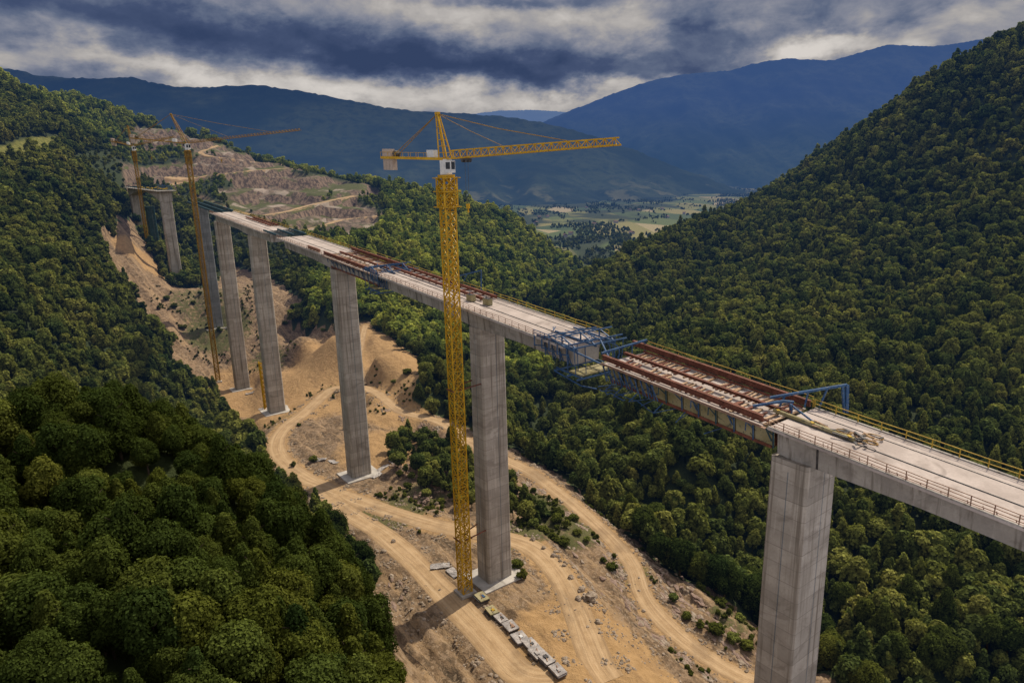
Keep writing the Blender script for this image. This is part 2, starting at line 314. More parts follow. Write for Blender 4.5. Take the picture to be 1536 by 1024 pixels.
ROADS = {'A': (3.6, [(-81.6,372.8,-81.28), (-80.8,367.1,-81.17), (-79.6,358.9,-81.19), (-78.3,349.6,-81.67), (-77.1,340.8,-82.69), (-76.2,334.2,-84.14), (-75.9,327.9,-84.97), (-75.2,322.3,-85.51), (-73.3,314.7,-86.80), (-70.6,304.9,-87.96), (-68.0,295.4,-88.67), (-66.2,288.9,-88.83)]),
 'B': (5.2, [(-79.6,293.8,-92.87), (-74.2,293.4,-92.72), (-66.2,289.0,-92.21), (-62.4,284.1,-91.15), (-58.1,277.3,-90.21), (-53.6,269.8,-90.48), (-49.1,262.8,-91.39), (-45.1,257.5,-91.95), (-36.2,251.5,-92.05), (-28.6,247.6,-92.51), (-22.7,240.4,-93.60), (-17.4,232.5,-94.72), (-11.2,225.0,-95.22), (-5.1,218.0,-95.53), (0.3,213.2,-95.97), (5.9,207.2,-96.61), (9.6,201.8,-97.33), (13.6,195.3,-97.99), (17.5,188.7,-98.64), (20.8,182.9,-99.28), (25.2,174.0,-100.00), (28.1,167.2,-100.67), (29.8,162.6,-101.23), (30.7,158.9,-101.84), (30.6,154.6,-102.60), (30.8,150.1,-103.31), (32.3,144.8,-103.97), (34.8,139.6,-104.67), (38.0,134.9,-105.49), (41.8,130.7,-106.49), (45.9,127.6,-107.65), (50.4,125.1,-108.64), (55.4,123.0,-109.54), (59.3,121.6,-110.35)]),
 'C': (6.8, [(-66.2,289.0,-90.94), (-73.3,293.3,-91.97), (-81.3,294.3,-93.02), (-83.8,289.5,-94.14), (-85.7,282.2,-95.30), (-87.2,274.0,-96.08), (-88.4,266.9,-96.21), (-90.5,256.7,-96.31), (-90.8,247.3,-96.44), (-89.7,240.5,-96.56), (-87.5,233.7,-96.61), (-84.2,226.7,-96.59), (-80.6,221.1,-96.54), (-76.2,215.3,-96.41), (-71.5,209.7,-96.20), (-66.7,204.4,-95.91), (-60.1,198.0,-95.56), (-53.2,192.1,-95.17), (-46.6,186.8,-94.79), (-40.4,181.9,-94.44), (-34.4,177.6,-94.15), (-28.9,173.8,-93.92), (-21.6,169.5,-93.78), (-15.3,166.4,-93.75), (-10.0,164.8,-93.81), (-5.3,163.4,-93.93), (-0.3,161.4,-94.08), (4.2,158.1,-94.27), (7.7,152.2,-94.46), (10.4,145.0,-94.54), (12.1,137.3,-94.56), (13.3,129.2,-94.58), (14.6,119.7,-94.63), (16.0,112.0,-94.68), (17.7,109.9,-94.72), (19.0,110.0,-94.75)]),
 'D': (7.0, [(-61.4,197.2,-95.29), (-56.0,189.5,-95.04), (-49.2,180.5,-94.77), (-43.7,174.7,-94.49), (-38.2,168.9,-94.21), (-34.1,163.6,-93.98), (-29.7,157.6,-93.85), (-25.5,151.6,-93.83), (-19.8,142.9,-93.88), (-14.6,134.7,-93.89), (-10.1,127.8,-93.81), (-6.1,121.6,-93.70), (-2.6,115.3,-93.62), (0.6,110.5,-93.51), (4.4,109.6,-93.34), (7.5,110.0,-93.16)]),
 'Q1': (9, [(-323.1,654.0,2.83), (-310.4,663.5,2.94), (-294.9,675.0,3.27), (-283.4,681.8,3.95), (-272.7,691.4,4.89), (-265.1,703.7,6.12), (-257.6,719.0,6.80), (-250.7,734.1,7.49), (-241.6,757.2,8.20), (-235.2,774.9,8.70)]),
 'Q2': (9, [(-205.9,566.3,-30.99), (-199.1,577.9,-30.26), (-190.2,595.1,-29.23), (-185.0,608.9,-27.78), (-179.8,624.6,-25.90), (-173.4,640.5,-24.07), (-163.9,657.7,-22.38), (-153.4,675.1,-20.81), (-145.8,687.2,-19.43)]),
 'Q3': (7, [(-164.9,543.8,-41.20), (-158.2,555.3,-40.24), (-150.5,570.6,-39.21), (-148.1,586.1,-38.18), (-143.7,601.3,-37.14), (-128.0,615.2,-36.33), (-113.1,625.3,-35.69)]),
 'Q4': (6, [(-278.0,630.0,-19.02), (-269.3,620.0,-20.36), (-256.7,605.4,-22.27), (-243.2,590.4,-24.47), (-232.1,579.2,-26.68), (-216.1,569.6,-28.43), (-205.9,566.3,-29.83)]),
 'Q5': (6, [(-294.7,616.9,-12.04), (-305.3,629.2,-8.99), (-313.5,645.3,-5.95), (-305.4,661.9,-2.90), (-294.9,675.0,0.14)]),
 'Q6': (6, [(-320.0,793.7,35.38), (-319.4,778.7,33.19), (-318.6,756.7,30.36), (-316.7,735.0,27.32), (-312.7,721.0,24.32), (-295.7,718.4,21.27), (-276.8,731.9,18.50), (-269.6,744.0,16.41), (-263.1,760.5,15.09), (-257.6,776.7,14.41), (-253.8,787.7,13.95)]),
 'L': (6, [(-243.5,429.2,-30.85), (-240.9,425.1,-32.30), (-237.1,419.3,-34.53), (-232.8,412.7,-37.57), (-228.3,406.1,-41.18), (-224.3,400.5,-45.09), (-220.1,395.3,-49.28), (-216.1,391.0,-53.60), (-212.0,386.7,-57.80), (-207.4,381.8,-61.80), (-202.9,376.7,-65.53), (-197.6,370.8,-69.07), (-192.3,365.0,-72.11), (-187.7,359.9,-74.64), (-184.5,356.3,-76.68)])}
PANEL_LINE = [(-8.3,135.0,-93.95), (-5.8,130.6,-94.12), (-3.8,128.3,-94.15), (-1.8,125.4,-94.21), (0.1,121.5,-94.03), (2.3,119.4,-93.98), (3.5,116.5,-93.79), (5.2,114.3,-93.70), (7.1,111.1,-93.21)]
STONES = [(0.2,166.3,-94.30), (2.3,163.8,-94.53), (4.3,161.9,-94.82), (6.8,157.5,-95.04), (9.1,154.0,-95.25), (11.4,149.7,-95.59), (12.6,144.6,-95.26), (14.7,139.5,-95.46), (16.5,136.4,-96.15), (13.7,136.2,-95.24), (18.9,133.2,-97.19), (17.0,127.9,-95.77), (20.1,126.2,-97.04), (38.1,166.3,-105.02), (39.8,161.6,-105.14), (-26.9,189.5,-93.97), (-30.2,186.6,-94.22), (-23.3,183.9,-93.84), (-12.8,154.7,-93.57), (-32.5,161.9,-93.82), (-34.3,157.1,-94.02), (-26.0,140.8,-93.43)]
SHRUBS = [(-198.7,389.2,-67.45), (-192.7,385.2,-71.50), (-194.7,372.1,-71.87), (-191.3,356.3,-73.03), (-185.8,404.1,-66.49), (-185.5,393.3,-70.52), (-175.9,388.1,-73.66), (-182.7,371.5,-80.38), (-169.8,393.3,-69.72), (-173.6,424.0,-66.06), (-163.2,372.7,-84.19), (-196.0,357.9,-68.18), (-157.4,380.6,-78.42), (-127.4,391.0,-80.62), (-120.9,387.5,-83.99), (-111.7,375.5,-83.06), (-104.0,367.7,-83.36), (-131.0,386.9,-82.81), (-37.1,202.7,-94.47), (-33.6,196.1,-94.40), (-26.8,188.6,-93.99), (-22.5,185.5,-93.85), (-20.5,189.5,-93.71), (2.9,173.7,-95.04), (4.6,170.1,-95.14), (7.3,169.0,-95.66), (9.9,165.8,-96.07), (12.4,164.5,-96.62), (8.8,179.5,-96.26), (11.5,176.0,-96.57), (14.0,172.9,-96.98), (16.6,170.1,-97.50), (19.0,166.8,-98.10), (16.6,180.0,-97.83), (22.6,159.9,-99.64), (24.6,158.0,-100.46), (38.6,149.0,-104.49), (40.5,143.5,-105.32), (42.8,140.1,-105.62), (46.2,138.1,-105.96), (49.4,135.8,-107.00), (52.2,134.8,-108.07), (47.2,156.1,-105.72), (50.9,150.8,-107.04), (54.1,145.3,-107.89), (-0.2,148.1,-93.54), (1.0,143.3,-93.73), (-46.3,286.2,-84.60), (-51.9,283.2,-88.08), (-64.2,246.7,-93.66), (-76.0,217.2,-96.53), (-69.9,220.1,-95.54), (-29.0,207.9,-93.58)]
PINK_HEAPS = [(-28.2,200.6,-93.70), (-24.6,196.7,-93.56), (-21.6,192.9,-93.60), (-38.1,209.5,-94.05), (-33.9,206.1,-94.02), (-28.8,187.8,-94.17)]
SHEETS = [(-67.6,220.4,-95.25), (-62.2,217.5,-95.07), (-43.9,210.7,-94.47), (-45.2,205.8,-94.99), (-41.0,213.9,-94.05), (-130.3,322.7,-103.04), (-118.3,303.9,-105.03), (-133.9,330.5,-100.92), (-19.0,149.5,-93.87), (-15.5,146.2,-93.67)]
QUARRY = [(-421.8,864.1), (-372.1,844.6), (-312.4,838.7), (-243.7,825.7), (-201.7,808.3), (-147.2,767.1), (-111.0,630.9), (-103.5,582.7), (-129.0,546.3), (-163.2,537.4), (-205.7,565.5), (-231.5,585.3), (-285.7,650.1), (-307.8,631.9), (-284.6,544.7), (-294.6,541.4), (-305.5,555.4)]
MOUNTAINS = [
('left', [(-4377, 827), (-3644, 732), (-2899, 651), (-2679, 599), (-2415, 575), (-2183, 584), (-1960, 528), (-1769, 517), (-1383, 515), (-1194, 481), (-1003, 444), (-775, 391), (-543, 356), (-233, 334), (1, 310), (157, 284), (352, 238), (549, 177), (787, 92), (988, 3), (1190, -64), (1436, -164), (2570, -230)], 4200, 1900, 5600, ((.017,.045,.118),(.030,.070,.150),1700.0), 101, 150, -4300, 2600, 1.8),
('right', [(-1243, -2), (-373, 197), (-3, 306), (333, 426), (667, 550), (1205, 737), (1562, 802), (2038, 830), (2214, 882), (2450, 915), (2927, 893), (3217, 970), (3391, 1010), (3809, 984), (4042, 1012), (4251, 1040), (4980, 1067), (6776, 972)], 6500, 3900, 8600, ((.038,.085,.225),(.032,.078,.175),2100.0), 131, 210, -1600, 6600, 1.4),
('distant', [(-1940, 832), (-842, 1014), (-479, 1028), (-115, 1066), (488, 1063), (1092, 1015), (1454, 960), (2911, 776)], 13000, 9000, 15000, ((.095,.16,.32),(.09,.15,.3),3000.0), 151, 60, -2600, 2400, 1.0)]

# soft cloud banks: (azimuth, height, half width, half height, slope), weight (negative = darker)
SKY_BANKS = [((-.36, .175, .34, .022, -.10), -.26), ((-.02, .138, .30, .018, -.05), -.22), ((-.45, .132, .16, .013, -.12), .24), ((-.16, .105, .20, .016, -.05), .20),
             ((.06, .100, .12, .02, 0), .16), ((-.08, .20, .10, .02, -.15), .22), ((.16, .19, .11, .026, -.1), .20), ((.40, .138, .07, .014, .12), .26), ((.24, .112, .16, .010, .10), .14),
             ((.30, .16, .10, .016, 0), -.16), ((.58, .165, .09, .014, .1), .12), ((.05, .215, .10, .014, 0), -.22)]

# ------------------------------------------------------------------ terrain lookup grid
NU, NV = 420, 640
Y0, Y1 = 20.0, 9000.0
def _grid():
    us = np.linspace(-1.3, 1.3, NU); ys = np.exp(np.linspace(math.log(Y0), math.log(Y1), NV))
    U, Y = np.meshgrid(us, ys)
    return U * Y, Y
GX, GY = _grid()
FORELAND = [(-12.5, 40), (-13.5, 70), (-21, 86), (-26.5, 100), (-33, 121), (0, 133), (64, 130), (64, 40)]
def site_mask(x, y):
    w = 5.0
    x2 = x + (fbm(x * .09, y * .09, 3, 5) - .5) * 2 * w; y2 = y + (fbm(x * .09, y * .09, 3, 9) - .5) * 2 * w
    return in_poly(x2, y2, SITE) | in_poly(x, y, FORELAND)
def cut_mask(x, y):
    m = np.zeros(np.shape(x), bool); x = np.asarray(x, float)
    x2 = x + (fbm(x * .03, y * .03, 3, 15) - .5) * 26; y2 = y + (fbm(x * .03, y * .03, 3, 19) - .5) * 30
    for q in CUTS: m |= in_poly(x2, y2, q)
    qz = in_poly(x2, y2, QUARRY)
    return m | (qz & (fbm(x * .022 + 3, y * .014, 3, 85) > .47))
SAND = [(-72, 318, 62, 1), (-95, 285, 30, .9), (-128, 318, 26, .8), (14, 122, 19, 1), (22, 112, 16, 1), (-45, 262, 22, .9), (-140, 335, 22, .6), (-46, 225, 22, .7), (-225, 420, 20, .7), (-30, 215, 14, .5)]
PADS = [(-6.2, 142, -93.5, 9.5), (-52, 205.5, -95.4, 9), (-105, 279, -98.6, 9), (-138, 328, -104, 9), (-171, 376, -81.6, 7), (-212, 430, -61.4, 6)]
def make_height():
    h = base_height(GX, GY)
    site = site_mask(GX, GY).astype(float)
    cut = cut_mask(GX, GY).astype(float)
    near = 1 - smooth(350, 900, GY)
    n1 = fbm(GX * .05, GY * .05, 4, 31) - .5
    n2 = fbm(GX * .28, GY * .28, 4, 37) - .5
    h = h + n1 * (2.2 * (1 - site) + 1.6 * site) * (1 - smooth(900, 1100, GY)) + n2 * (.5 + 1.0 * site) * near
    # benches of the quarry cuts
    st = h / 13.0 + (fbm(GX * .012, GY * .012, 2, 43) - .5) * 1.2
    fr = st - np.floor(st)
    terr = (np.floor(st) + smooth(.6, .95, fr)) * 13.0
    h = h + cut * (terr - st * 13.0) + cut * (fbm(GX * .12, GY * .12, 3, 47) - .5) * 3
    tm = in_poly(GX, GY, TERRACES)
    st = h / 4.0; fr = st - np.floor(st)
    h = np.where(tm, (np.floor(st) + smooth(.7, 1, fr)) * 4.0, h)
    # erosion ridges on the bare banks
    ac = GX * .82 + GY * .57; al = GX * .57 - GY * .82
    sw = np.zeros_like(h)
    for sx, sy, r, w in SAND: sw = np.maximum(sw, w * (1 - smooth(r * .6, r * 1.25, np.hypot(GX - sx, GY - sy))))
    site0 = site; site = site * (1 - .8 * sw)
    rid = np.abs(fbm(ac * .2, al * .035, 4, 53) - .5) * 2
    h = h - site * (1 - smooth(.0, .30, rid)) * 1.5 * near + site * (fbm(ac * .5, al * .12, 3, 54) - .5) * 1.3 * near
    for key, (w, line) in ROADS.items():
        pad = 70
        xs = [p[0] for p in line]; ysl = [p[1] for p in line]
        m = (GX > min(xs) - pad) & (GX < max(xs) + pad) & (GY > min(ysl) - pad) & (GY < max(ysl) + pad)
        d, z = dist_line(GX[m], GY[m], line)
        k = 1 - smooth(w * .55, w * .55 + 5.0, d)
        hh = h[m]; h[m] = hh * (1 - k) + z * k
    for x, y, z, r in PADS:
        d = np.hypot(GX - x, GY - y); k = 1 - smooth(r * .7, r * 1.5, d)
        h = h * (1 - k) + z * k
    return h
GH = make_height()
def ground(x, y):
    x = np.asarray(x, float); y = np.asarray(y, float)
    yy = np.clip(y, Y0, Y1)
    u = np.clip((x / yy + 1.3) / 2.6 * (NU - 1), 0, NU - 1.001); v = np.clip(np.log(yy / Y0) / math.log(Y1 / Y0) * (NV - 1), 0, NV - 1.001)
    i = u.astype(int); j = v.astype(int); a = u - i; b = v - j
    return (GH[j, i] * (1 - a) + GH[j, i + 1] * a) * (1 - b) + (GH[j + 1, i] * (1 - a) + GH[j + 1, i + 1] * a) * b
def gz(x, y): return float(ground(np.array([x]), np.array([y]))[0])

def np_mesh(name, V, Fq, mat, attrs=None, smooth_shade=True):
    me = bpy.data.meshes.new(name)
    V = np.asarray(V, np.float32); Fq = np.asarray(Fq, np.int32)
    me.vertices.add(len(V)); me.vertices.foreach_set('co', V.ravel())
    k = Fq.shape[1]
    me.loops.add(Fq.size); me.loops.foreach_set('vertex_index', Fq.ravel())
    me.polygons.add(len(Fq)); me.polygons.foreach_set('loop_start', np.arange(len(Fq), dtype=np.int32) * k)
    me.polygons.foreach_set('loop_total', np.full(len(Fq), k, np.int32))
    me.polygons.foreach_set('use_smooth', np.full(len(Fq), smooth_shade))
    me.update(calc_edges=True)
    for an, arr in (attrs or {}).items():
        at_ = me.attributes.new(an, 'FLOAT', 'POINT'); at_.data.foreach_set('value', np.asarray(arr, np.float32).ravel())
    me.materials.append(mat)
    return me
def grid_faces(nv, nu):
    j, i = np.meshgrid(np.arange(nv - 1), np.arange(nu - 1), indexing='ij')
    a = (j * nu + i).ravel()
    return np.stack([a, a + 1, a + 1 + nu, a + nu], -1)

def ground_material():
    k = NT('ground_soil'); p = k.pos()
    bare = k.attr('bare'); sand = k.attr('sand'); cut = k.attr('cut'); field = k.attr('field'); terr = k.attr('terrace'); green = k.attr('green')
    n1 = k.noise(p, .045, 5); n2 = k.noise(p, .5, 6, .65); n3 = k.noise(p, 2.6, 5, .7)
    stri = k.noise(k.vmul(p, (.22, .22, 1.6)), 1.0, 5, .65, .6)
    floor_ = k.mix(n1, (.022, .036, .012, 1), (.05, .065, .02, 1))
    dp = k.n('ShaderNodeVectorMath', operation='DOT_PRODUCT'); k.l(p, dp.inputs[0]); dp.inputs[1].default_value = (.82, .57, .5)
    dq = k.n('ShaderNodeVectorMath', operation='DOT_PRODUCT'); k.l(p, dq.inputs[0]); dq.inputs[1].default_value = (.57, -.82, 0)
    cs = k.n('ShaderNodeCombineXYZ'); k.l(k.math('MULTIPLY', dp.outputs['Value'], .42), cs.inputs[0]); k.l(k.math('MULTIPLY', dq.outputs['Value'], .075), cs.inputs[1])
    bed = k.noise(cs.outputs[0], 1.0, 7, .68, .5)
    peb = k.n('ShaderNodeTexVoronoi', feature='F1'); peb.inputs['Scale'].default_value = 1.6; k.l(p, peb.inputs['Vector'])
    pebc = k.n('ShaderNodeSeparateColor'); k.l(peb.outputs['Color'], pebc.inputs[0])
    earth = k.mix(k.sstep(n2, .35, .68), (.125, .084, .048, 1), (.255, .172, .10, 1))
    earth = k.mix(k.math('MULTIPLY', k.sstep(bed, .50, .60), .7), earth, (.41, .28, .155, 1))
    earth = k.mix(k.math('MULTIPLY', k.math('SUBTRACT', 1.0, k.sstep(bed, .36, .45)), .7), earth, (.055, .045, .03, 1))
    earth = k.mix(k.math('MULTIPLY', k.sstep(pebc.outputs[0], .80, .86), .5), earth, (.40, .30, .20, 1))
    earth = k.mix(k.math('MULTIPLY', k.sstep(stri, .48, .64), .65), earth, (.33, .235, .15, 1))
    earth = k.mix(k.math('MULTIPLY', k.sstep(n3, .55, .7), .7), earth, (.07, .05, .035, 1))
    sandc = k.mix(k.sstep(n2, .3, .7), (.36, .225, .10, 1), (.46, .295, .14, 1))
    sandc = k.mix(k.math('MULTIPLY', k.sstep(bed, .50, .64), .5), sandc, (.27, .17, .085, 1))
    sandc = k.mix(k.math('MULTIPLY', k.sstep(n3, .58, .72), .4), sandc, (.2, .13, .07, 1))
    s = k.math('ADD', sand, k.math('MULTIPLY', k.math('SUBTRACT', n2, .5), .7))
    dirt = k.mix(k.sstep(s, .3, .7), earth, sandc)
    gm = k.math('MULTIPLY', k.sstep(k.math('ADD', green, k.math('MULTIPLY', k.math('SUBTRACT', n2, .5), 1.2)), .45, .7), .85)
    grass = k.mix(n3, (.035, .055, .014, 1), (.11, .115, .03, 1))
    dirt = k.mix(gm, dirt, grass)
    rockc = k.mix(k.sstep(k.noise(k.vmul(p, (.12, .12, .5)), 1.0, 6, .7), .38, .62), (.085, .066, .050, 1), (.25, .185, .135, 1))
    rockc = k.mix(k.math('MULTIPLY', k.sstep(n1, .54, .64), .7), rockc, (.31, .235, .185, 1))
    rockc = k.mix(k.math('MULTIPLY', k.sstep(n2, .52, .62), .6), rockc, (.05, .07, .02, 1))
    gn = k.n('ShaderNodeNewGeometry'); sn = k.n('ShaderNodeSeparateXYZ'); k.l(gn.outputs['True Normal'], sn.inputs[0])
    flat_ = k.sstep(sn.outputs[2], .72, .90)
    face = k.mix(k.sstep(k.noise(k.vmul(p, (.35, .35, .03)), 1.0, 5, .7), .4, .6), (.065, .048, .036, 1), (.225, .160, .112, 1))
    gs = k.sstep(k.noise(p, .021, 4, .6), .43, .52)
    shelf = k.mix(gs, rockc, k.mix(n2, (.045, .06, .018, 1), (.13, .13, .04, 1)))
    shelf = k.mix(k.math('MULTIPLY', k.sstep(n1, .55, .62), .8), shelf, (.40, .33, .27, 1))
    rockc = k.mix(flat_, face, shelf)
    terc = k.mix(k.sstep(n2, .4, .6), (.13, .14, .03, 1), (.22, .21, .05, 1))
    # fields of the valley floor: cells of crops
    vo = k.n('ShaderNodeTexVoronoi', feature='F1'); vo.inputs['Scale'].default_value = 1.0
    k.l(k.vmul(p, (.012, .0034, 0)), vo.inputs['Vector'])
    sc = k.n('ShaderNodeSeparateColor'); k.l(vo.outputs['Color'], sc.inputs[0])
    fc = k.ramp(sc.outputs[0], [(0, (.05, .085, .03)), (.3, (.11, .145, .04)), (.6, (.19, .195, .06)), (.85, (.29, .25, .09)), (1, (.40, .33, .19))])
    col = k.mix(k.sstep(k.math('ADD', bare, k.math('MULTIPLY', k.math('SUBTRACT', n3, .5), .5)), .35, .65), floor_, dirt)
    col = k.mix(cut, col, rockc); col = k.mix(terr, col, terc); col = k.mix(field, col, fc)
    h = k.math('ADD', n2, k.math('MULTIPLY', n3, .4))
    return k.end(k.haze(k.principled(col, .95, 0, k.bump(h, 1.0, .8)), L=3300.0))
M['ground'] = ground_material()

def build_ground():
    x, y = GX.ravel(), GY.ravel()
    site = site_mask(x, y).astype(float)
    cut = cut_mask(x, y).astype(float)
    sand = np.zeros_like(x)
    for sx, sy, r, w in SAND:
        sand = np.maximum(sand, w * (1 - smooth(r * .55, r * 1.15, np.hypot(x - sx, (y - sy)))))
    for key in 'ABC':
        w, line = ROADS[key]
        d, _ = dist_line(x, y, line); sand = np.maximum(sand, .62 * (1 - smooth(w * .55, w * 1.0, d)))
    bare = site.copy()
    for key, (w, line) in ROADS.items():
        d, _ = dist_line(x, y, line); bare = np.maximum(bare, 1 - smooth(w * .8, w * 1.5, d))
    cut = np.maximum(cut, sum((1 - smooth(ROADS[q][0] * .8, ROADS[q][0] * 1.6, dist_line(x, y, ROADS[q][1])[0])) for q in ('Q1', 'Q2', 'Q3', 'Q4', 'Q5', 'Q6')))
    cut = np.clip(cut, 0, 1)
    terr = in_poly(x, y, TERRACES).astype(float)
    uu = x / y
    fm = (smooth(-.1, 0.0, uu) * (1 - smooth(.30, .52, uu))) * smooth(770, 850, y) * (1 - smooth(4300, 6500, y + 1400 * (fbm(x * .004, y * .002, 3, 61) - .5)))
    fm = fm * smooth(.36, .48, fbm(x * .008, y * .0035, 4, 67))
    green = np.zeros_like(x)
    for sx, sy, r, w in GREEN:
        green = np.maximum(green, w * (1 - smooth(r * .5, r * 1.2, np.hypot(x - sx, y - sy))))
    me = np_mesh('ground', np.stack([x, y, GH.ravel()], -1), grid_faces(NV, NU), M['ground'],
                 dict(bare=bare, sand=sand, cut=cut, field=fm, terrace=terr, green=green))
    o = bpy.data.objects.new('ground', me); COL.objects.link(o); tag(o, kind='structure')
GREEN = [(0, 165, 10, .8), (14, 172, 13, .7), (-30, 190, 12, .6), (52, 146, 8, .6), (-85, 300, 12, .5), (-165, 375, 25, .7), (-180, 400, 30, .6), (-95, 265, 12, .5), (-36, 178, 14, .7), (8, 185, 10, .8), (-130, 350, 14, .6), (30, 158, 7, .6)]
build_ground()

# dirt roads: crowned ribbons whose edges dip under the soil
def road_material():
    k = NT('road_dirt'); p = k.pos()
    a = k.attr('across'); n2 = k.noise(p, .4, 5, .6); n3 = k.noise(p, 3, 4, .7)
    col = k.mix(k.sstep(n2, .3, .7), (.38, .255, .135, 1), (.48, .335, .19, 1))
    rut = k.math('ABSOLUTE', k.math('SUBTRACT', k.math('ABSOLUTE', a), .42))
    col = k.mix(k.math('MULTIPLY', k.math('SUBTRACT', 1.0, k.sstep(rut, .04, .17)), .55), col, (.52, .375, .22, 1))
    col = k.mix(k.math('MULTIPLY', k.sstep(k.math('ABSOLUTE', a), .62, 1.0), .7), col, (.25, .165, .085, 1))
    col = k.mix(k.math('MULTIPLY', k.sstep(n3, .56, .72), .35), col, (.2, .135, .08, 1))
    cb = k.n('ShaderNodeCombineXYZ'); k.l(k.math('MULTIPLY', a, 5.0), cb.inputs[0]); k.l(k.math('MULTIPLY', k.attr('along'), .05), cb.inputs[1])
    stk = k.noise(cb.outputs[0], 1.0, 6, .7, .4)
    col = k.mix(k.math('MULTIPLY', k.sstep(stk, .48, .62), .5), col, (.235, .155, .085, 1))
    col = k.mix(k.math('MULTIPLY', k.math('SUBTRACT', 1.0, k.sstep(stk, .34, .44)), .5), col, (.55, .41, .26, 1))
    damp = k.noise(p, .09, 4, .6)
    col = k.mix(k.math('MULTIPLY', k.sstep(damp, .52, .66), .45), col, (.21, .145, .085, 1))
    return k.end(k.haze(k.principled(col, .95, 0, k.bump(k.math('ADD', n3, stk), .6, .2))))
M['road'] = road_material()
def build_road(key):
    w, line = ROADS[key]
    L = np.array(line); seg = np.hypot(*np.diff(L[:, :2], axis=0).T); s = np.r_[0, np.cumsum(seg)]
    keep = np.r_[True, np.diff(s) > .05]; L = L[keep]; s = s[keep]
    q = np.arange(0, s[-1], 1.6 if key in 'ABCD' else 4.0)
    C = np.stack([np.interp(q, s, L[:, i]) for i in range(3)], -1)
    kk = np.ones(5) / 5
    for i in range(3): C[:, i] = np.convolve(np.pad(C[:, i], 2, 'edge'), kk, 'valid')
    T = np.gradient(C[:, :2], axis=0); T /= np.linalg.norm(T, axis=1)[:, None] + 1e-9
    N = np.stack([T[:, 1], -T[:, 0]], -1)
    lat = np.array([-.66, -.5, -.42, -.22, 0, .22, .42, .5, .66]); dz = np.array([-.6, -.02, .05, .03, .08, .03, .05, -.02, -.6])
    ww = w * (1 + .22 * (fbm(q * .08, q * 0 + 3.3, 3, 71) - .5))
    V = []; A = []
    for j, (l_, d_) in enumerate(zip(lat, dz)):
        xy = C[:, :2] + N * (l_ * ww)[:, None]
        g = ground(xy[:, 0], xy[:, 1])
        z = np.maximum(C[:, 2], g) * .35 + g * .65 + d_ if abs(l_) < .5 else g + d_
        V.append(np.column_stack([xy, z])); A.append(np.full(len(q), l_ / .5))
    V = np.stack(V, 1).reshape(-1, 3); A = np.stack(A, 1).ravel()
    me = np_mesh('dirt_road', V, grid_faces(len(q), len(lat)), M['road'], dict(across=A, along=np.repeat(q, len(lat))))
    o = bpy.data.objects.new('dirt_road', me); COL.objects.link(o); tag(o, kind='structure')
for key in ROADS:
    if key != 'L': build_road(key)

# ------------------------------------------------------------------ far mountains
def mountain_material(name, haze_c, lo, L):
    k = NT(name); p = k.pos()
    n = k.noise(k.vmul(p, (1, 1, 2)), .0016, 6, .6); n2 = k.noise(p, .02, 4, .7); n3 = k.noise(p, .0048, 4, .6)
    col = k.mix(k.sstep(n, .42, .58), (.008, .020, .016, 1), (.075, .095, .05, 1))
    col = k.mix(k.sstep(n2, .4, .7), col, (.02, .035, .025, 1))
    sep = k.n('ShaderNodeSeparateXYZ'); k.l(p, sep.inputs[0])
    low = k.math('SUBTRACT', 1.0, k.sstep(sep.outputs[2], -150.0, 10.0))
    patch = k.math('MULTIPLY', low, k.sstep(n3, .56, .64))
    col = k.mix(patch, col, (.22, .21, .11, 1))
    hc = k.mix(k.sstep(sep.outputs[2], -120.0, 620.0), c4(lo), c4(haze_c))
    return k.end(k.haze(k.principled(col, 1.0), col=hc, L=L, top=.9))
def mountain(name, crest, yc, yf, yb, mat, seed, amp, u0, u1, nu=420, nv=150, pw=1.35):
    """a range: crest = (X, Z) along the ridge at depth yc, its foot at depth yf, its back at yb"""
    cx = np.array([c[0] for c in crest]); cz = np.array([c[1] for c in crest])
    xs = np.linspace(u0, u1, nu); tt = np.linspace(0, 1.25, nv)
    Xn, Tn = np.meshgrid(xs, tt)
    Xs = cx; ridge = np.interp(xs, Xs, cz)
    kk = np.hanning(15); kk /= kk.sum(); ridge = np.convolve(np.pad(ridge, 7, 'edge'), kk, 'valid')
    Yn = np.where(Tn <= 1, yf + (yc - yf) * Tn, yc + (yb - yc) * (Tn - 1) / .25)
    prof = np.where(Tn <= 1, np.maximum(Tn, 0) ** pw, 1 - (Tn - 1) * 2.2)
    foot = -235.0
    Xw = Xn * (Yn / yc) ** .35
    gul = np.abs(fbm(Xw * .0022, Yn * .0009, 4, seed) - .5) * 2
    z = foot + (ridge[None] - foot) * prof
    env = np.sin(np.clip(Tn, 0, 1) * math.pi) ** .8
    z = z - env * gul * amp + env * amp * .3
    z = z + (fbm(Xw * .02, Yn * .01, 3, seed + 5) - .5) * 16 * np.clip(Tn * 3, 0, 1) + (vnoise(Xw * .08, Yn * .05, seed + 9) - .5) * 7 * np.clip(Tn * 3, 0, 1)
    me = np_mesh(name, np.stack([Xw, Yn, z], -1).reshape(-1, 3), grid_faces(nv, nu), mat)
    o = bpy.data.objects.new(name, me); COL.objects.link(o); tag(o, kind='structure')
for nm, crest, yc, yf, yb, hz, seed, amp, u0, u1, pw in MOUNTAINS:
    mountain('mountain', crest, yc, yf, yb, mountain_material('mountain_' + nm, *hz), seed, amp, u0, u1, pw=pw)

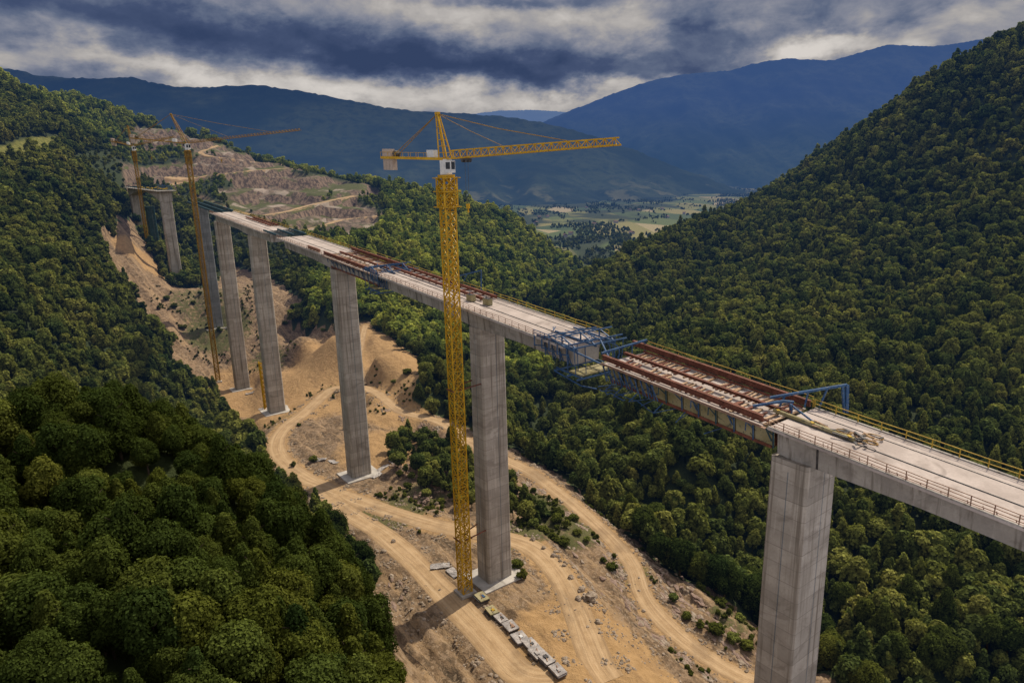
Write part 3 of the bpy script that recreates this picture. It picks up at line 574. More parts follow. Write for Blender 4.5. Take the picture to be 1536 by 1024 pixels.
# ------------------------------------------------------------------ viaduct axis
def ax_x(t):
    u = (t - 130) / 100; return 5.3 - 73.7 * u + .764 * u * u + .376 * u ** 3
def ax_z(t):
    u = (t - 130) / 100; return -29.1 + 8.62 * u - .952 * u * u
def frame(t):
    dx = (ax_x(t + .5) - ax_x(t - .5)); L = math.hypot(dx, 1)
    T = Vector((dx / L, 1 / L, 0)); N = Vector((T.y, -T.x, 0))
    return Vector((ax_x(t), t, ax_z(t))), T, N
def on(t, lat, dz):
    p, T, N = frame(t); return p + N * lat + Vector((0, 0, dz))
def sweep(mb, prof, t0, t1, n=None):
    n = n or max(2, int(abs(t1 - t0) / 2.0) + 1)
    mb.quad_ring([[on(t0 + (t1 - t0) * i / (n - 1), *(q if not callable(prof) else q)) for q in (prof if not callable(prof) else prof(t0 + (t1 - t0) * i / (n - 1)))] for i in range(n)])
def lined(mb, t0, t1, lat, dz, w, h):
    sweep(mb, [(lat - w / 2, dz - h / 2), (lat - w / 2, dz + h / 2), (lat + w / 2, dz + h / 2), (lat + w / 2, dz - h / 2)], t0, t1)
PIER_T = [84.8, 144.6, 207.5, 281, 333, 378]
def haunch(t):
    d = min(abs(t - p) * 1.25 for p in PIER_T)
    return -3.75 - .75 * max(0, 1 - d / 16)
SLAB = [(-5.75, -.28), (-5.75, .0), (5.75, .0), (5.75, -.28), (3.4, -.55), (-3.4, -.55)]
def web(t):
    b = haunch(t)
    return [(-3.3, -.553), (3.3, -.553), (2.95, b), (-2.95, b)]
def railing(name, parent, t0, t1, lat, mat, post, thick, rails):
    mb = MB(); n = max(2, int(abs(t1 - t0) * 1.24 / post)); ts = [t0 + (t1 - t0) * i / n for i in range(n + 1)]
    rr = random.Random(int(t0 * 10))
    for t in ts:
        lean = rr.uniform(-.06, .06)
        mb.bar(on(t, lat, .004), on(t, lat + lean, 1.2), thick * 1.15)
    for z in rails:
        mb.path([on(t, lat, z + rr.uniform(-.04, .04)) for t in ts], thick)
    return mb.build(name, mat, parent)

def deck_section(t0, t1, label, near=True, far=True, joint=True, group='concrete deck sections of the viaduct', seams=()):
    base = on((t0 + t1) / 2, 0, 0)
    e = empty('deck_section', base, label, 'bridge deck', group)
    mb = MB(); sweep(mb, SLAB, t0, t1); mb.build('deck_slab', M['deck'], e)
    mb = MB(); sweep(mb, web, t0, t1); mb.build('box_girder', M['girder'], e)
    mb = MB(); sweep(mb, [(-5.72, .004), (-5.72, .16), (-5.4, .16), (-5.4, .004)], t0, t1); mb.build('kerb', M['girder'], e)
    mb = MB(); sweep(mb, [(5.4, .004), (5.4, .16), (5.72, .16), (5.72, .004)], t0, t1); mb.build('kerb', M['girder'], e)
    if near: railing('near_railing', e, t0, t1, -5.55, M['rust_rail'], 2.1, .075, (.45, .85, 1.2))
    if far: railing('far_railing', e, t0, t1, 5.55, M['rail_yellow'], 3.0, .085, (.65, 1.25))
    if joint:
        mb = MB()
        lined(mb, t0 + .1, t1 - .1, -.9, .055, .10, .10); lined(mb, t0 + .1, t1 - .1, 3.3, .04, .08, .07)
        mb.build('guide_rail', M['steel'], e)
    # starter bars left along the near edge, and girder construction joints
    mb = MB(); rr = random.Random(int(t0)); t = t0
    while t < t1:
        t += rr.uniform(.5, 1.6)
        if t > t1: break
        mb.bar(on(t, -5.15 + rr.uniform(-.1, .1), .004), on(t + .1, -5.1 + rr.uniform(-.1, .1), rr.uniform(.2, .5)), .07)
    lined(mb, t0, t1, -5.12, .03, .1, .05); mb.build('starter_bars', M['rust'], e)
    for sx in seams:
        for lat, s in ((-3.28, -1),):
            mb = MB(); b = haunch(sx)
            mb.quad_ring([[on(sx - .12, lat - .03, -.6), on(sx + .12, lat - .03, -.6), on(sx + .12, lat + .05, -.6), on(sx - .12, lat + .05, -.6)],
                          [on(sx - .12, -2.98, b + .02), on(sx + .12, -2.98, b + .02), on(sx + .12, -2.9, b + .02), on(sx - .12, -2.9, b + .02)]])
            mb.build('joint', M['steel'], e)
    return e

def pier(t, zbase, label, top=-4.5, a=4.8, b=6.3, x=None, mat='pier', grp='tall concrete piers of the viaduct', footing=True, capgap=True, ang=None, taper=.06):
    p, T, N = frame(t)
    if x is not None: p = Vector((x[0], x[1], 0)); top = x[2]
    zt = p.z + top if x is None else top
    e = empty('bridge_pier', (p.x, p.y, zbase), label, 'bridge pier', grp)
    mb = MB(); ch = .35; rings = []
    n = 14
    for i in range(n + 1):
        z = zbase + .004 + (zt - zbase) * i / n; k = 1 + taper * (1 - i / n)
        A, B = a * k / 2, b * k / 2
        q = [(-A, -B + ch), (-A + ch, -B), (A - ch, -B), (A, -B + ch), (A, B - ch), (A - ch, B), (-A + ch, B), (-A, B - ch)]
        rings.append([Vector((p.x, p.y, z)) + T * u + N * v for u, v in q])
    mb.quad_ring(rings); mb.build('shaft', M[mat], e)
    # vertical recess strips as formwork joints on the two visible faces
    mb = MB()
    for z0, z1 in ((zbase + 1, zt - 1.5),):
        k0, k1 = 1 + taper, 1
        mb.quad_ring([[Vector((p.x, p.y, z)) - N * (b * k / 2 + .012) + T * u for u in (-.07, .07)] + [Vector((p.x, p.y, z)) - N * (b * k / 2 - .02) + T * u for u in (.07, -.07)] for z, k in ((z0, k0 - taper * .02), (z1, k1 + taper * .03))])
        mb.quad_ring([[Vector((p.x, p.y, z)) - T * (a * k / 2 + .012) + N * u for u in (.5, .64)] + [Vector((p.x, p.y, z)) - T * (a * k / 2 - .02) + N * u for u in (.64, .5)] for z, k in ((z0, k0 - taper * .02), (z1, k1 + taper * .03))])
    mb.build('joint', M['dark_concrete'], e)
    if capgap:
        mb = MB()
        for u in (-1.3, 1.3):
            for v in (-2.0, 2.0):
                c = Vector((p.x, p.y, zt + .16)) + T * u + N * v; mb.box(c, .9, .9, .31, T, N)
        build_each(mb, 'bearing', M['steel'], e)
    if footing:
        mb = MB(); c = Vector((p.x, p.y, zbase - .35))
        mb.box(c, a + 5.0, b + 5.5, .7, T, N); f = mb.build('footing', M['pad'], e)
    return e

def dirs(t): return frame(t)
# piers that stand, right to left
pier(84.8, gz(ax_x(84.8), 84.8) - .3, 'widest concrete pier, at the lower right under the end of the red steel beams', a=5.5, b=7.2)
pier(144.6, -93.2, 'concrete pier standing right beside the tall yellow tower crane at the road bend')
pier(207.5, -95.1, 'concrete pier inside the hairpin of the dirt road, under the blue-hung deck end')
pier(281, -98.4, 'concrete pier on the left edge of the hairpin road, near the short yellow mast')
pier(333, -103.8, 'concrete pier with dark patches beside the short yellow mast stub, behind the far yellow crane')
pier(378, -81.6, 'bare topped dark grey pier directly behind the mast of the farther yellow crane', top=-1.2, mat='dark_concrete', capgap=False)
pier(0, -61.4, 'smooth grey pier carrying a short arched deck, standing apart on the left hill', x=(-211, 430, -9.5), footing=False, capgap=False, a=4.6, b=6.2, taper=.03, mat='girder')
pier(0, -33, 'farthest pale pier at the hill end of the short arched deck', x=(-262, 492, -6.5), a=6.5, b=7, mat='girder', footing=False, capgap=False)
pier(0, -52, 'dark teal wrapped half built pier behind the pier with the arched deck', x=(-238, 462, -17), a=4.5, b=5.0, mat='teal', footing=False, capgap=False)

# deck sections
deck_section(40, 86.5, 'wide pale deck nearest the viewer, running out of the picture at the right', seams=(82, 60))
deck_section(119, 181, 'pale deck over the pier beside the tall yellow crane, ending in blue steelwork', seams=(146.5, 165, 128))
deck_section(208.5, 243, 'pale deck span between the blue-hung formwork and the dark gap', seams=(226, 240))
deck_section(256, 330, 'long pale deck over two tall piers before the far crane', far=True, seams=(270, 290, 312))

# short arched deck on the far piers
e = empty('deck_section', (-236, 461, -6), 'short dark arched deck on the far left hill with yellow and blue gear on it', 'bridge deck')
mb = MB(); A = Vector((-209.5, 428, -6.0)); B = Vector((-264, 494, -4.0)); D = (B - A).normalized(); Nn = Vector((D.y, -D.x, 0)).normalized()
rings = []
for i in range(17):
    s = i / 16; c = A + (B - A) * s; k = (2 * s - 1) ** 2; dp = 2.0 + 5.0 * k
    rings.append([c - Nn * 3.6 + Vector((0, 0, -1)), c - Nn * 3.6 - Vector((0, 0, dp)), c + Nn * 3.6 - Vector((0, 0, dp)), c + Nn * 3.6 + Vector((0, 0, -1))])
mb.quad_ring(rings); mb.build('box_girder', M['girder'], e)
mb = MB()
mb.quad_ring([[A + (B - A) * s + Nn * l + Vector((0, 0, z)) for l, z in ((-5.6, -1), (-5.6, -.55), (5.6, -.55), (5.6, -1))] for s in (-.04, .5, 1.04)])
mb.build('deck_slab', M['girder'], e)
mb = MB()
for s in np.linspace(0, 1, 15):
    c = A + (B - A) * float(s); mb.bar(c + Nn * -5.2 + Vector((0, 0, -.5)), c + Nn * -5.2 + Vector((0, 0, .9)), .16); mb.bar(c + Nn * 5.2 + Vector((0, 0, -.5)), c + Nn * 5.2 + Vector((0, 0, .9)), .16)
    mb.bar(c + Nn * -4.6 + Vector((0, 0, -.2)), c + Nn * 4.6 + Vector((0, 0, -.2)), .4, .3)
mb.build('frame', M['teal'], e)
mb = MB()
rr = random.Random(3)
for k in range(16):
    c = A + (B - A) * rr.uniform(.05, .6) + Nn * rr.uniform(-4.8, 3); mb.bar(c, c + D * rr.uniform(-2.5, 2.5) + Nn * rr.uniform(-3, 3) + Vector((0, 0, rr.uniform(0, .8))), .35)
build_each(mb, 'yellow_scaffold', M['rail_yellow'], e)
mb = MB()
for k in range(9):
    c = A + (B - A) * (.02 + .05 * k) + Nn * 4.4; mb.bar(c + Vector((0, 0, -.4)), c + Vector((0, 0, 1.8 + .4 * (k % 3))), .3); mb.bar(c + Vector((0, 0, 1.3)), c + D * -2.8 + Vector((0, 0, 1.9)), .3)
mb.build('blue_props', M['blue'], e)

# ------------------------------------------------------------------ formwork spans: red beams, timbers, hung panels
def formwork(t0, t1, label, dark=False, n_bracket=None, group='formwork spans of the viaduct', seed=1):
    rr = random.Random(seed)
    e = empty('formwork_span', on((t0 + t1) / 2, 0, 0), label, 'formwork', group)
    # floor of boards, with ragged gaps
    mb = MB(); sweep(mb, [(-5.3, -.5), (-5.3, -.38), (5.3, -.38), (5.3, -.5)], t0 + .6, t1); mb.build('board_floor', M['deck'], e)
    for lat, hh in ((-5.0, .8), (.1, .38), (5.0, .85)):
        mb = MB(); lo = t0 + (0 if lat > 0 else .6); hi = t1 + (2.2 if lat > 4 else 0)
        z = .28
        lined(mb, lo, hi, lat, z + hh - .04, .55, .08); lined(mb, lo, hi, lat, z, .55, .08); lined(mb, lo, hi, lat, z + hh / 2, .09, hh)
        n = int((hi - lo) * 1.24 / 1.5)
        for i in range(n + 1):
            t = lo + (hi - lo) * i / n; mb.bar(on(t, lat - .24, z), on(t, lat - .24, z + hh - .06), .07, .07)
        mb.build('steel_beam', M['rust'], e)
    for lat, hh in ((-4.1, .25), (4.2, .3)):
        mb = MB(); lined(mb, t0 + .5, t1 - .4, lat, .12, .22, hh); mb.build('rail', M['rust'], e)
    mb = MB(); mb2 = MB(); t = t0 + .6
    while t < t1 - .3:
        for l0, l1 in ((-4.8, -.2), (.3, 4.8)):
            if rr.random() < .86:
                a, c = l0 + rr.uniform(0, .7), l1 - rr.uniform(0, .9); j = rr.uniform(-.35, .35)
                tgt = mb if rr.random() < .72 else mb2
                tgt.bar(on(t, a, -.28 + rr.uniform(0, .06)), on(t + j, c, -.25 + rr.uniform(0, .18)), rr.uniform(.2, .42), .16)
        t += rr.uniform(.5, .85)
    x_ = mb.build('timbers', M['timber'], e); build_each(mb2, 'rebar_bundle', M['rust'], e)
    # side panels in a row, each its own part
    n = n_bracket or int((t1 - t0) * 1.24 / 3.0)
    for i in range(n):
        a = t0 + (t1 - t0) * (i + .03) / n; c = t0 + (t1 - t0) * (i + .97) / n
        mb = MB()
        for s in (-1,):
            mb.quad_ring([[on(a, -3.45, -.6), on(a, -3.3, -.6), on(a, -2.95, -3.5), on(a, -3.1, -3.5)], [on(c, -3.45, -.6), on(c, -3.3, -.6), on(c, -2.95, -3.5), on(c, -3.1, -3.5)]])
        mb.build('side_panel', M['ply'] if not dark else M['girder'], e)
        mb = MB(); t = a
        mb.bar(on(t, -3.62, -.7), on(t, -3.3, -3.7), .16); mb.bar(on(t, -5.3, -.55), on(t, -3.35, -2.2 + rr.uniform(-.3, .3)), .14)
        mb.bar(on(t, -5.35, -.5), on(t, -3.4, -.65), .16)
        if rr.random() < .6: mb.bar(on(t + .9, -3.6, -1.2), on(t + .2, -3.4, -2.8), .14)
        if rr.random() < .5: mb.bar(on(t, -5.2, -.7), on(t + .2, -4.9, -2.0), .15)
        mb.build('bracket', M['blue'] if (i % 3 or dark) else M['teal'], e)
    mb = MB(); sweep(mb, [(-3.2, -3.95), (-3.2, -3.5), (3.2, -3.5), (3.2, -3.95)], t0 + .4, t1); mb.build('bottom_beam', M['rust'], e)
    mb = MB(); sweep(mb, [(3.1, -3.49), (3.1, -.6), (3.3, -.6), (3.3, -3.49)], t0 + .4, t1); mb.build('far_panel', M['girder'], e)
    railing('far_railing', e, t0, t1, 5.75, M['rail_yellow'], 3.2, .085, (.7, 1.5))
    mb = MB(); lined(mb, t0, t1, -5.55, -.33, .5, .12); mb.build('edge_board', M['rust_rail'], e)
    return e
formwork(86.8, 111.5, 'long formwork span of red steel beams over pale timbers, nearest the viewer', seed=4)
formwork(181.5, 208.2, 'darker formwork span of rusty beams over the hairpin pier', dark=True, seed=9)
# end frame across the near formwork span
e = empty('end_frame', on(111.6, 0, 0), 'thin grey blue cross beam propped over the open end of the red beams', 'steel frame')
mb = MB(); mb.bar(on(111.6, -5.2, 1.3), on(111.6, 5.6, 1.75), .3, .3); mb.build('cross_beam', M['blue'], e)
for lat in (-2.2, 2.0, 5.2):
    mb = MB(); mb.bar(on(111.6, lat, 1.35), on(111.6, lat, -.4), .18); mb.build('post', M['blue'], e)
# dark beams running over the gaps at the far spans
def loose_beams(t0, t1, lats, label, mat, hh=.6):
    e = empty('launching_beams', on((t0 + t1) / 2, 0, 0), label, 'steel beams', 'loose beams lying on the viaduct')
    for lat in lats:
        mb = MB(); lined(mb, t0, t1, lat, .30 + hh / 2, .45, hh); mb.build('steel_beam', M[mat], e)
    mb = MB(); t = t0 + 1
    while t < t1 - .5:
        mb.bar(on(t, lats[0], .2), on(t + .3, lats[-1], .2), .25); t += 2.6
    mb.build('cross_bar', M[mat], e)
    return e
loose_beams(147, 181, (1.4, 4.9), 'rusty beams lying on the far half of the deck behind the tall crane', 'rust')
loose_beams(243.2, 258, (-4.6, .5, 4.8), 'dark beams bridging the gap left of the pale middle span', 'teal')
loose_beams(328, 392, (-4.2, 0, 4.4), 'dark blue beams stretching from the far pale deck across the bare topped pier', 'teal', .8)
loose_beams(270, 300, (2.2, 5.0), 'short rusty beams lying on the long deck near the far crane', 'rust', .5)
loose_beams(211, 219, (-4.9,), 'single rusty beam on the near edge beside the rusty formwork span', 'rust', .8)

# ------------------------------------------------------------------ blue form travellers
def traveller(te, d, label, seed, back=7.0, fwd=9.0, ring=True):
    """te: deck end, d: direction along t in which it overhangs"""
    rr = random.Random(seed)
    e = empty('form_traveller', on(te, 0, 0), label, 'form traveller', 'blue form travellers hung on the deck ends')
    f = lambda s, lat, z: on(te + d * s / 1.24, lat, z)
    for lat in (-5.4, -1.0, 3.6):
        mb = MB()
        mb.bar(f(-back, lat, .3), f(fwd * .55, lat, .3), .24, .3)
        mb.bar(f(-back * .8, lat, .4), f(-.5, lat, 1.7), .2); mb.bar(f(-.5, lat, 1.7), f(fwd * .5, lat, .45), .2); mb.bar(f(-.5, lat, .2), f(-.5, lat, 1.7), .24)
        mb.build('truss', M['blue'], e)
    for s, z in ((-4.5, .75), (-.5, 1.75), (2.2, 1.0), (fwd * .5, .6)):
        mb = MB(); mb.bar(f(s, -6.2, z), f(s + .4, 6.4, z), .18, .22); mb.build('cross_beam', M['blue'], e)
    for lat in (-6.0, -3.4, 3.4, 6.0):
        for s in (1.2, fwd * .5):
            mb = MB(); mb.bar(f(s, lat, .7), f(s, lat * .92, -4.4), .12); mb.build('hanger', M['blue'], e)
    mb = MB()
    mb.quad_ring([[f(s, l, z) for l, z in ((-4.6, -4.6), (-4.6, -4.35), (4.6, -4.35), (4.6, -4.6))] for s in (.4, fwd * .55)])
    mb.build('bottom_platform', M['ply'], e)
    mb = MB()
    for l in (-4.6, 0, 4.6): mb.bar(f(-3.0, l, -4.78), f(fwd * .6, l, -4.78), .22, .3)
    for s in (-2.5, 1.0, fwd * .55): mb.bar(f(s, -5.6, -5.0), f(s, 5.2, -5.0), .22, .3)
    mb.path([f(-2.5, -5.6, -5.0), f(fwd * .55, -4.6, -6.2), f(fwd * .9, -3.0, -6.4)], .18)
    mb.build('platform_frame', M['blue'], e)
    if ring:
        for s in (1.0, 3.4):
            mb = MB(); pts = [f(s, 4.9 * math.cos(a), -1.9 + 2.6 * math.sin(a)) for a in np.linspace(-.4, math.pi * .62, 9)]
            mb.path(pts, .22); mb.build('curved_rib', M['blue'], e)
        mb = MB()
        mb.path([f(-4, -5.6, .8), f(1, -5.9, .25), f(fwd * 1.45, -4.6, -.9)], .24); mb.path([f(-1, 1.2, 1.1), f(3, .6, .9), f(fwd * 1.5, -3.4, -.6)], .22)
        mb.build('launch_arm', M['blue'], e)
    for k, s in enumerate((-back, -back * .72, -back * .45, -back * .15)):
        mb = MB(); mb.bar(f(s, -6.0, .2), f(s, -6.0, -1.6), .2)
        mb.bar(f(s, -6.0, -1.5), f(s + rr.uniform(.2, .9), -3.7, -2.0), .2); mb.bar(f(s, -3.62, -.7), f(s, -3.35, -3.9), .22)
        mb.bar(f(s, -3.7, -1.6), f(s + .9, -3.4, -3.7), .16)
        mb.build('side_bracket', M['blue'], e)
    mb = MB()
    for k in range(14):
        s = rr.uniform(-back, fwd * .5); l = rr.uniform(-5.5, 5.5); z = rr.uniform(.2, .9)
        mb.bar(f(s, l, z), f(s + rr.uniform(-1.8, 1.8), l + rr.uniform(-2, 2), z + rr.uniform(-.2, .8)), .13)
    for s in (-back, -back * .6, -back * .2, 2.0):
        mb.bar(f(s, -6.1, .2), f(s, -6.1, 1.5), .12)
    mb.path([f(s, -6.1, 1.4) for s in (-back, -back * .5, 0, 2)], .12); mb.path([f(s, -6.1, .9) for s in (-back, -back * .5, 0, 2)], .1)
    mb.build('loose_props', M['blue'], e)
    return e
traveller(119, -1, 'blue steel form traveller at the open deck end right of the tall yellow crane', 21, back=7.5, fwd=6.5)
traveller(181, 1, 'dark blue form traveller between the rusty formwork span and the crane deck', 22, back=5, fwd=7, ring=False)
# scaffold hung below the open end of the near formwork span
e = empty('hanging_scaffold', on(107, 0, -4), 'tangle of blue scaffold hung under the open end of the red beam span', 'scaffold')
rr = random.Random(5)
for k in range(10):
    t = 111.3 - k * .95
    mb = MB(); mb.bar(on(t, -5.2, -.5), on(t + .6, -3.6, -3.9), .18); mb.bar(on(t, -5.3, -.8), on(t - .6, -4.6, -3.4 + rr.uniform(-.6, .6)), .15)
    mb.bar(on(t - .4, -5.2, -2.2), on(t + .6, -3.0, -2.9), .14); mb.build('bracket', M['blue'], e)
for lat, z in ((-5.4, -4.9), (-3.6, -5.5), (1.5, -5.3), (4.2, -5.0)):
    mb = MB(); pts = [on(t, lat + rr.uniform(-.4, .4), z + rr.uniform(-.35, .35)) for t in np.linspace(112, 94 + 2 * abs(lat - 1), 9)]
    mb.path(pts, .13); mb.build('ledger', M['blue'], e)
mb = MB()
for t in (112, 110.9, 109.2, 108.6, 106.5, 105.1, 102.3, 98.8, 95):
    mb.bar(on(t, -5.5 + rr.uniform(0, 1.5), -4.9 + rr.uniform(-.5, .4)), on(t + rr.uniform(-1.6, 1.6), rr.uniform(1, 4.3), -5.1 + rr.uniform(-.3, .5)), .11)
    if rr.random() < .75: mb.bar(on(t, -5.3, -5.0), on(t, -3.2, -3.9), .13)
mb.build('transoms', M['blue'], e)
# triangular blue bracket on the far side at the nearest pier
e = empty('side_gantry', on(86, 4, 0), 'blue triangular gantry leaning out over the far railing at the end of the red beams', 'steel gantry')
A = on(89.8, 1.0, 1.2); Bp = on(84.6, 9.2, 3.4); Cp = on(84.2, 8.8, -.4)
mb = MB(); mb.bar(A, Bp, .36, .3); mb.build('top_chord', M['blue'], e)
mb = MB(); mb.bar(Bp, Cp, .42, .42); mb.bar(Bp + Vector((-.6, 0, -.2)), Cp + Vector((-.3, 0, 0)), .3); mb.build('post', M['blue'], e)
for s, w in ((.2, 1.0), (.5, .6), (.75, 1.2)):
    mb = MB(); q = A + (Bp - A) * s; mb.bar(q, q + Vector((-w, -.6, -(1.3 + 1.6 * s))), .2); mb.build('brace', M['blue'], e)
mb = MB(); mb.bar(on(90, -2.6, .7), on(88, .8, 1.5), .3); mb.bar(on(88, .8, 1.5), on(87.2, 1.6, 1.5), .3); mb.bar(on(87, .6, 1.5), on(87, .6, .0), .42, .3); mb.bar(on(87, .6, 1.4), on(84.5, .8, .1), .2); mb.build('deck_arm', M['blue'], e)
# blue arm over the far railing behind the tall crane
e = empty('side_gantry', on(152, 5, 0), 'slim blue gantry arm over the far railing behind the tall crane mast', 'steel gantry')
mb = MB(); A = on(163, 4.2, 1.2); Bp = on(156, 8.6, 4.3); mb.bar(A, Bp, .4, .3); mb.build('top_chord', M['blue'], e)
mb = MB(); mb.bar(Bp, Bp + Vector((-.2, 0, -5.2)), .28); mb.build('post', M['blue'], e)
mb = MB(); q = A + (Bp - A) * .6; mb.bar(q, q + Vector((-1, .5, -2)), .2); mb.build('brace', M['blue'], e)
# gear on the decks
def gear(t, lat, label, seed):
    rr = random.Random(seed); p, T, N = frame(t)
    e = empty('site_generator', on(t, lat, 0), label, 'machine', 'small machines on the deck')
    mb = MB(); mb.box(on(t, lat, .75), 2.0, 1.2, 1.3, T, N); mb.build('body', M['ply'], e)
    mb = MB(); mb.box(on(t, lat, 1.45), 1.7, 1.0, .12, T, N); mb.bar(on(t + .3, lat, 1.4), on(t + .3, lat, 1.9), .2); mb.build('cover', M['steel'], e)
    mb = MB()
    for s in (-1, 1): mb.bar(on(t - .8, lat + s * .45, .06), on(t + .8, lat + s * .45, .06), .14)
    build_each(mb, 'skid', M['steel'], e)
gear(148.5, -.6, 'small olive generator on the deck right of the crane mast, the left one of two', 1)
gear(144.5, .4, 'small olive generator on the deck right of the crane mast, the right one of two', 2)
e = empty('hose_pile', on(80.5, .6, 0), 'heap of yellow hoses and planks on the deck beside the blue gantry', 'heap')
rr = random.Random(8)
for nm, mt, cnt, th in (('hose', 'old_yellow', 3, .1), ('plank', 'timber', 10, .2), ('scrap', 'steel', 14, .28)):
    mb = MB()
    for k in range(cnt):
        t, l = rr.uniform(77.5, 83), rr.uniform(-1.4, 2.6); z = rr.uniform(.1, .5)
        if nm == 'hose':
            r0 = rr.uniform(.6, 1.1); mb.path([on(t + r0 * math.cos(a), l + r0 * math.sin(a), z + .03 * i) for i, a in enumerate(np.linspace(0, 5.2, 12))], th)
        else: mb.bar(on(t, l, z), on(t + rr.uniform(-1.8, 1.8), l + rr.uniform(-1.2, 1.2), z + rr.uniform(-.05, .3)), th, th * .5)
    build_each(mb, nm, M[mt], e)
e = empty('yellow_beam', on(84.5, -.6, 0), 'olive yellow beam lying on the deck in front of the blue gantry', 'beam')
mb = MB(); lined(mb, 79.5, 88.5, -.5, .3, .45, .45); mb.build('beam_body', M['ply'], e)
mb = MB()
for t in (80, 84, 88): mb.box(on(t, -.5, .55), .4, .7, .08)
build_each(mb, 'clamp', M['rail_yellow'], e)

# ------------------------------------------------------------------ tower cranes
def lattice_mast(mb, base, top, w, bay, rot, leg, brace, xb=True):
    c, s = math.cos(rot), math.sin(rot)
    cor = [Vector((c * x - s * y, s * x + c * y, 0)) * w / 2 for x, y in ((-1, -1), (1, -1), (1, 1), (-1, 1))]
    base = Vector(base); top = Vector(top); H = (top - base).length; n = max(1, int(round(H / bay)))
    for q in cor: mb.bar(base + q, top + q, leg)
    for i in range(n):
        a = base + (top - base) * (i / n); b = base + (top - base) * ((i + 1) / n)
        for k in range(4):
            q0, q1 = cor[k], cor[(k + 1) % 4]
            mb.bar(a + q0, a + q1, brace)
            if (i + k) % 2 or xb: mb.bar(a + q0, b + q1, brace)
            if not (i + k) % 2 or xb: mb.bar(a + q1, b + q0, brace)
def truss(mb, a, b, w, h0, h1, bay, chord, brace, side):
    a = Vector(a); b = Vector(b); L = (b - a).length; n = max(2, int(L / bay)); side = Vector(side) * w / 2
    top = lambda i: a + (b - a) * (i / n) + Vector((0, 0, h0 + (h1 - h0) * i / n))
    bt = lambda i, s: a + (b - a) * (i / n) + side * s
    mb.bar(top(0), top(n), chord)
    for s in (-1, 1): mb.bar(bt(0, s), bt(n, s), chord)
    for i in range(n):
        for s in (-1, 1):
            mb.bar(bt(i, s), (top(i) + top(i + 1)) / 2, brace); mb.bar((top(i) + top(i + 1)) / 2, bt(i + 1, s), brace)
        mb.bar(bt(i, -1), bt(i, 1), brace)
        mb.bar(bt(i, -1), bt(i + 1, 1), brace * .8)
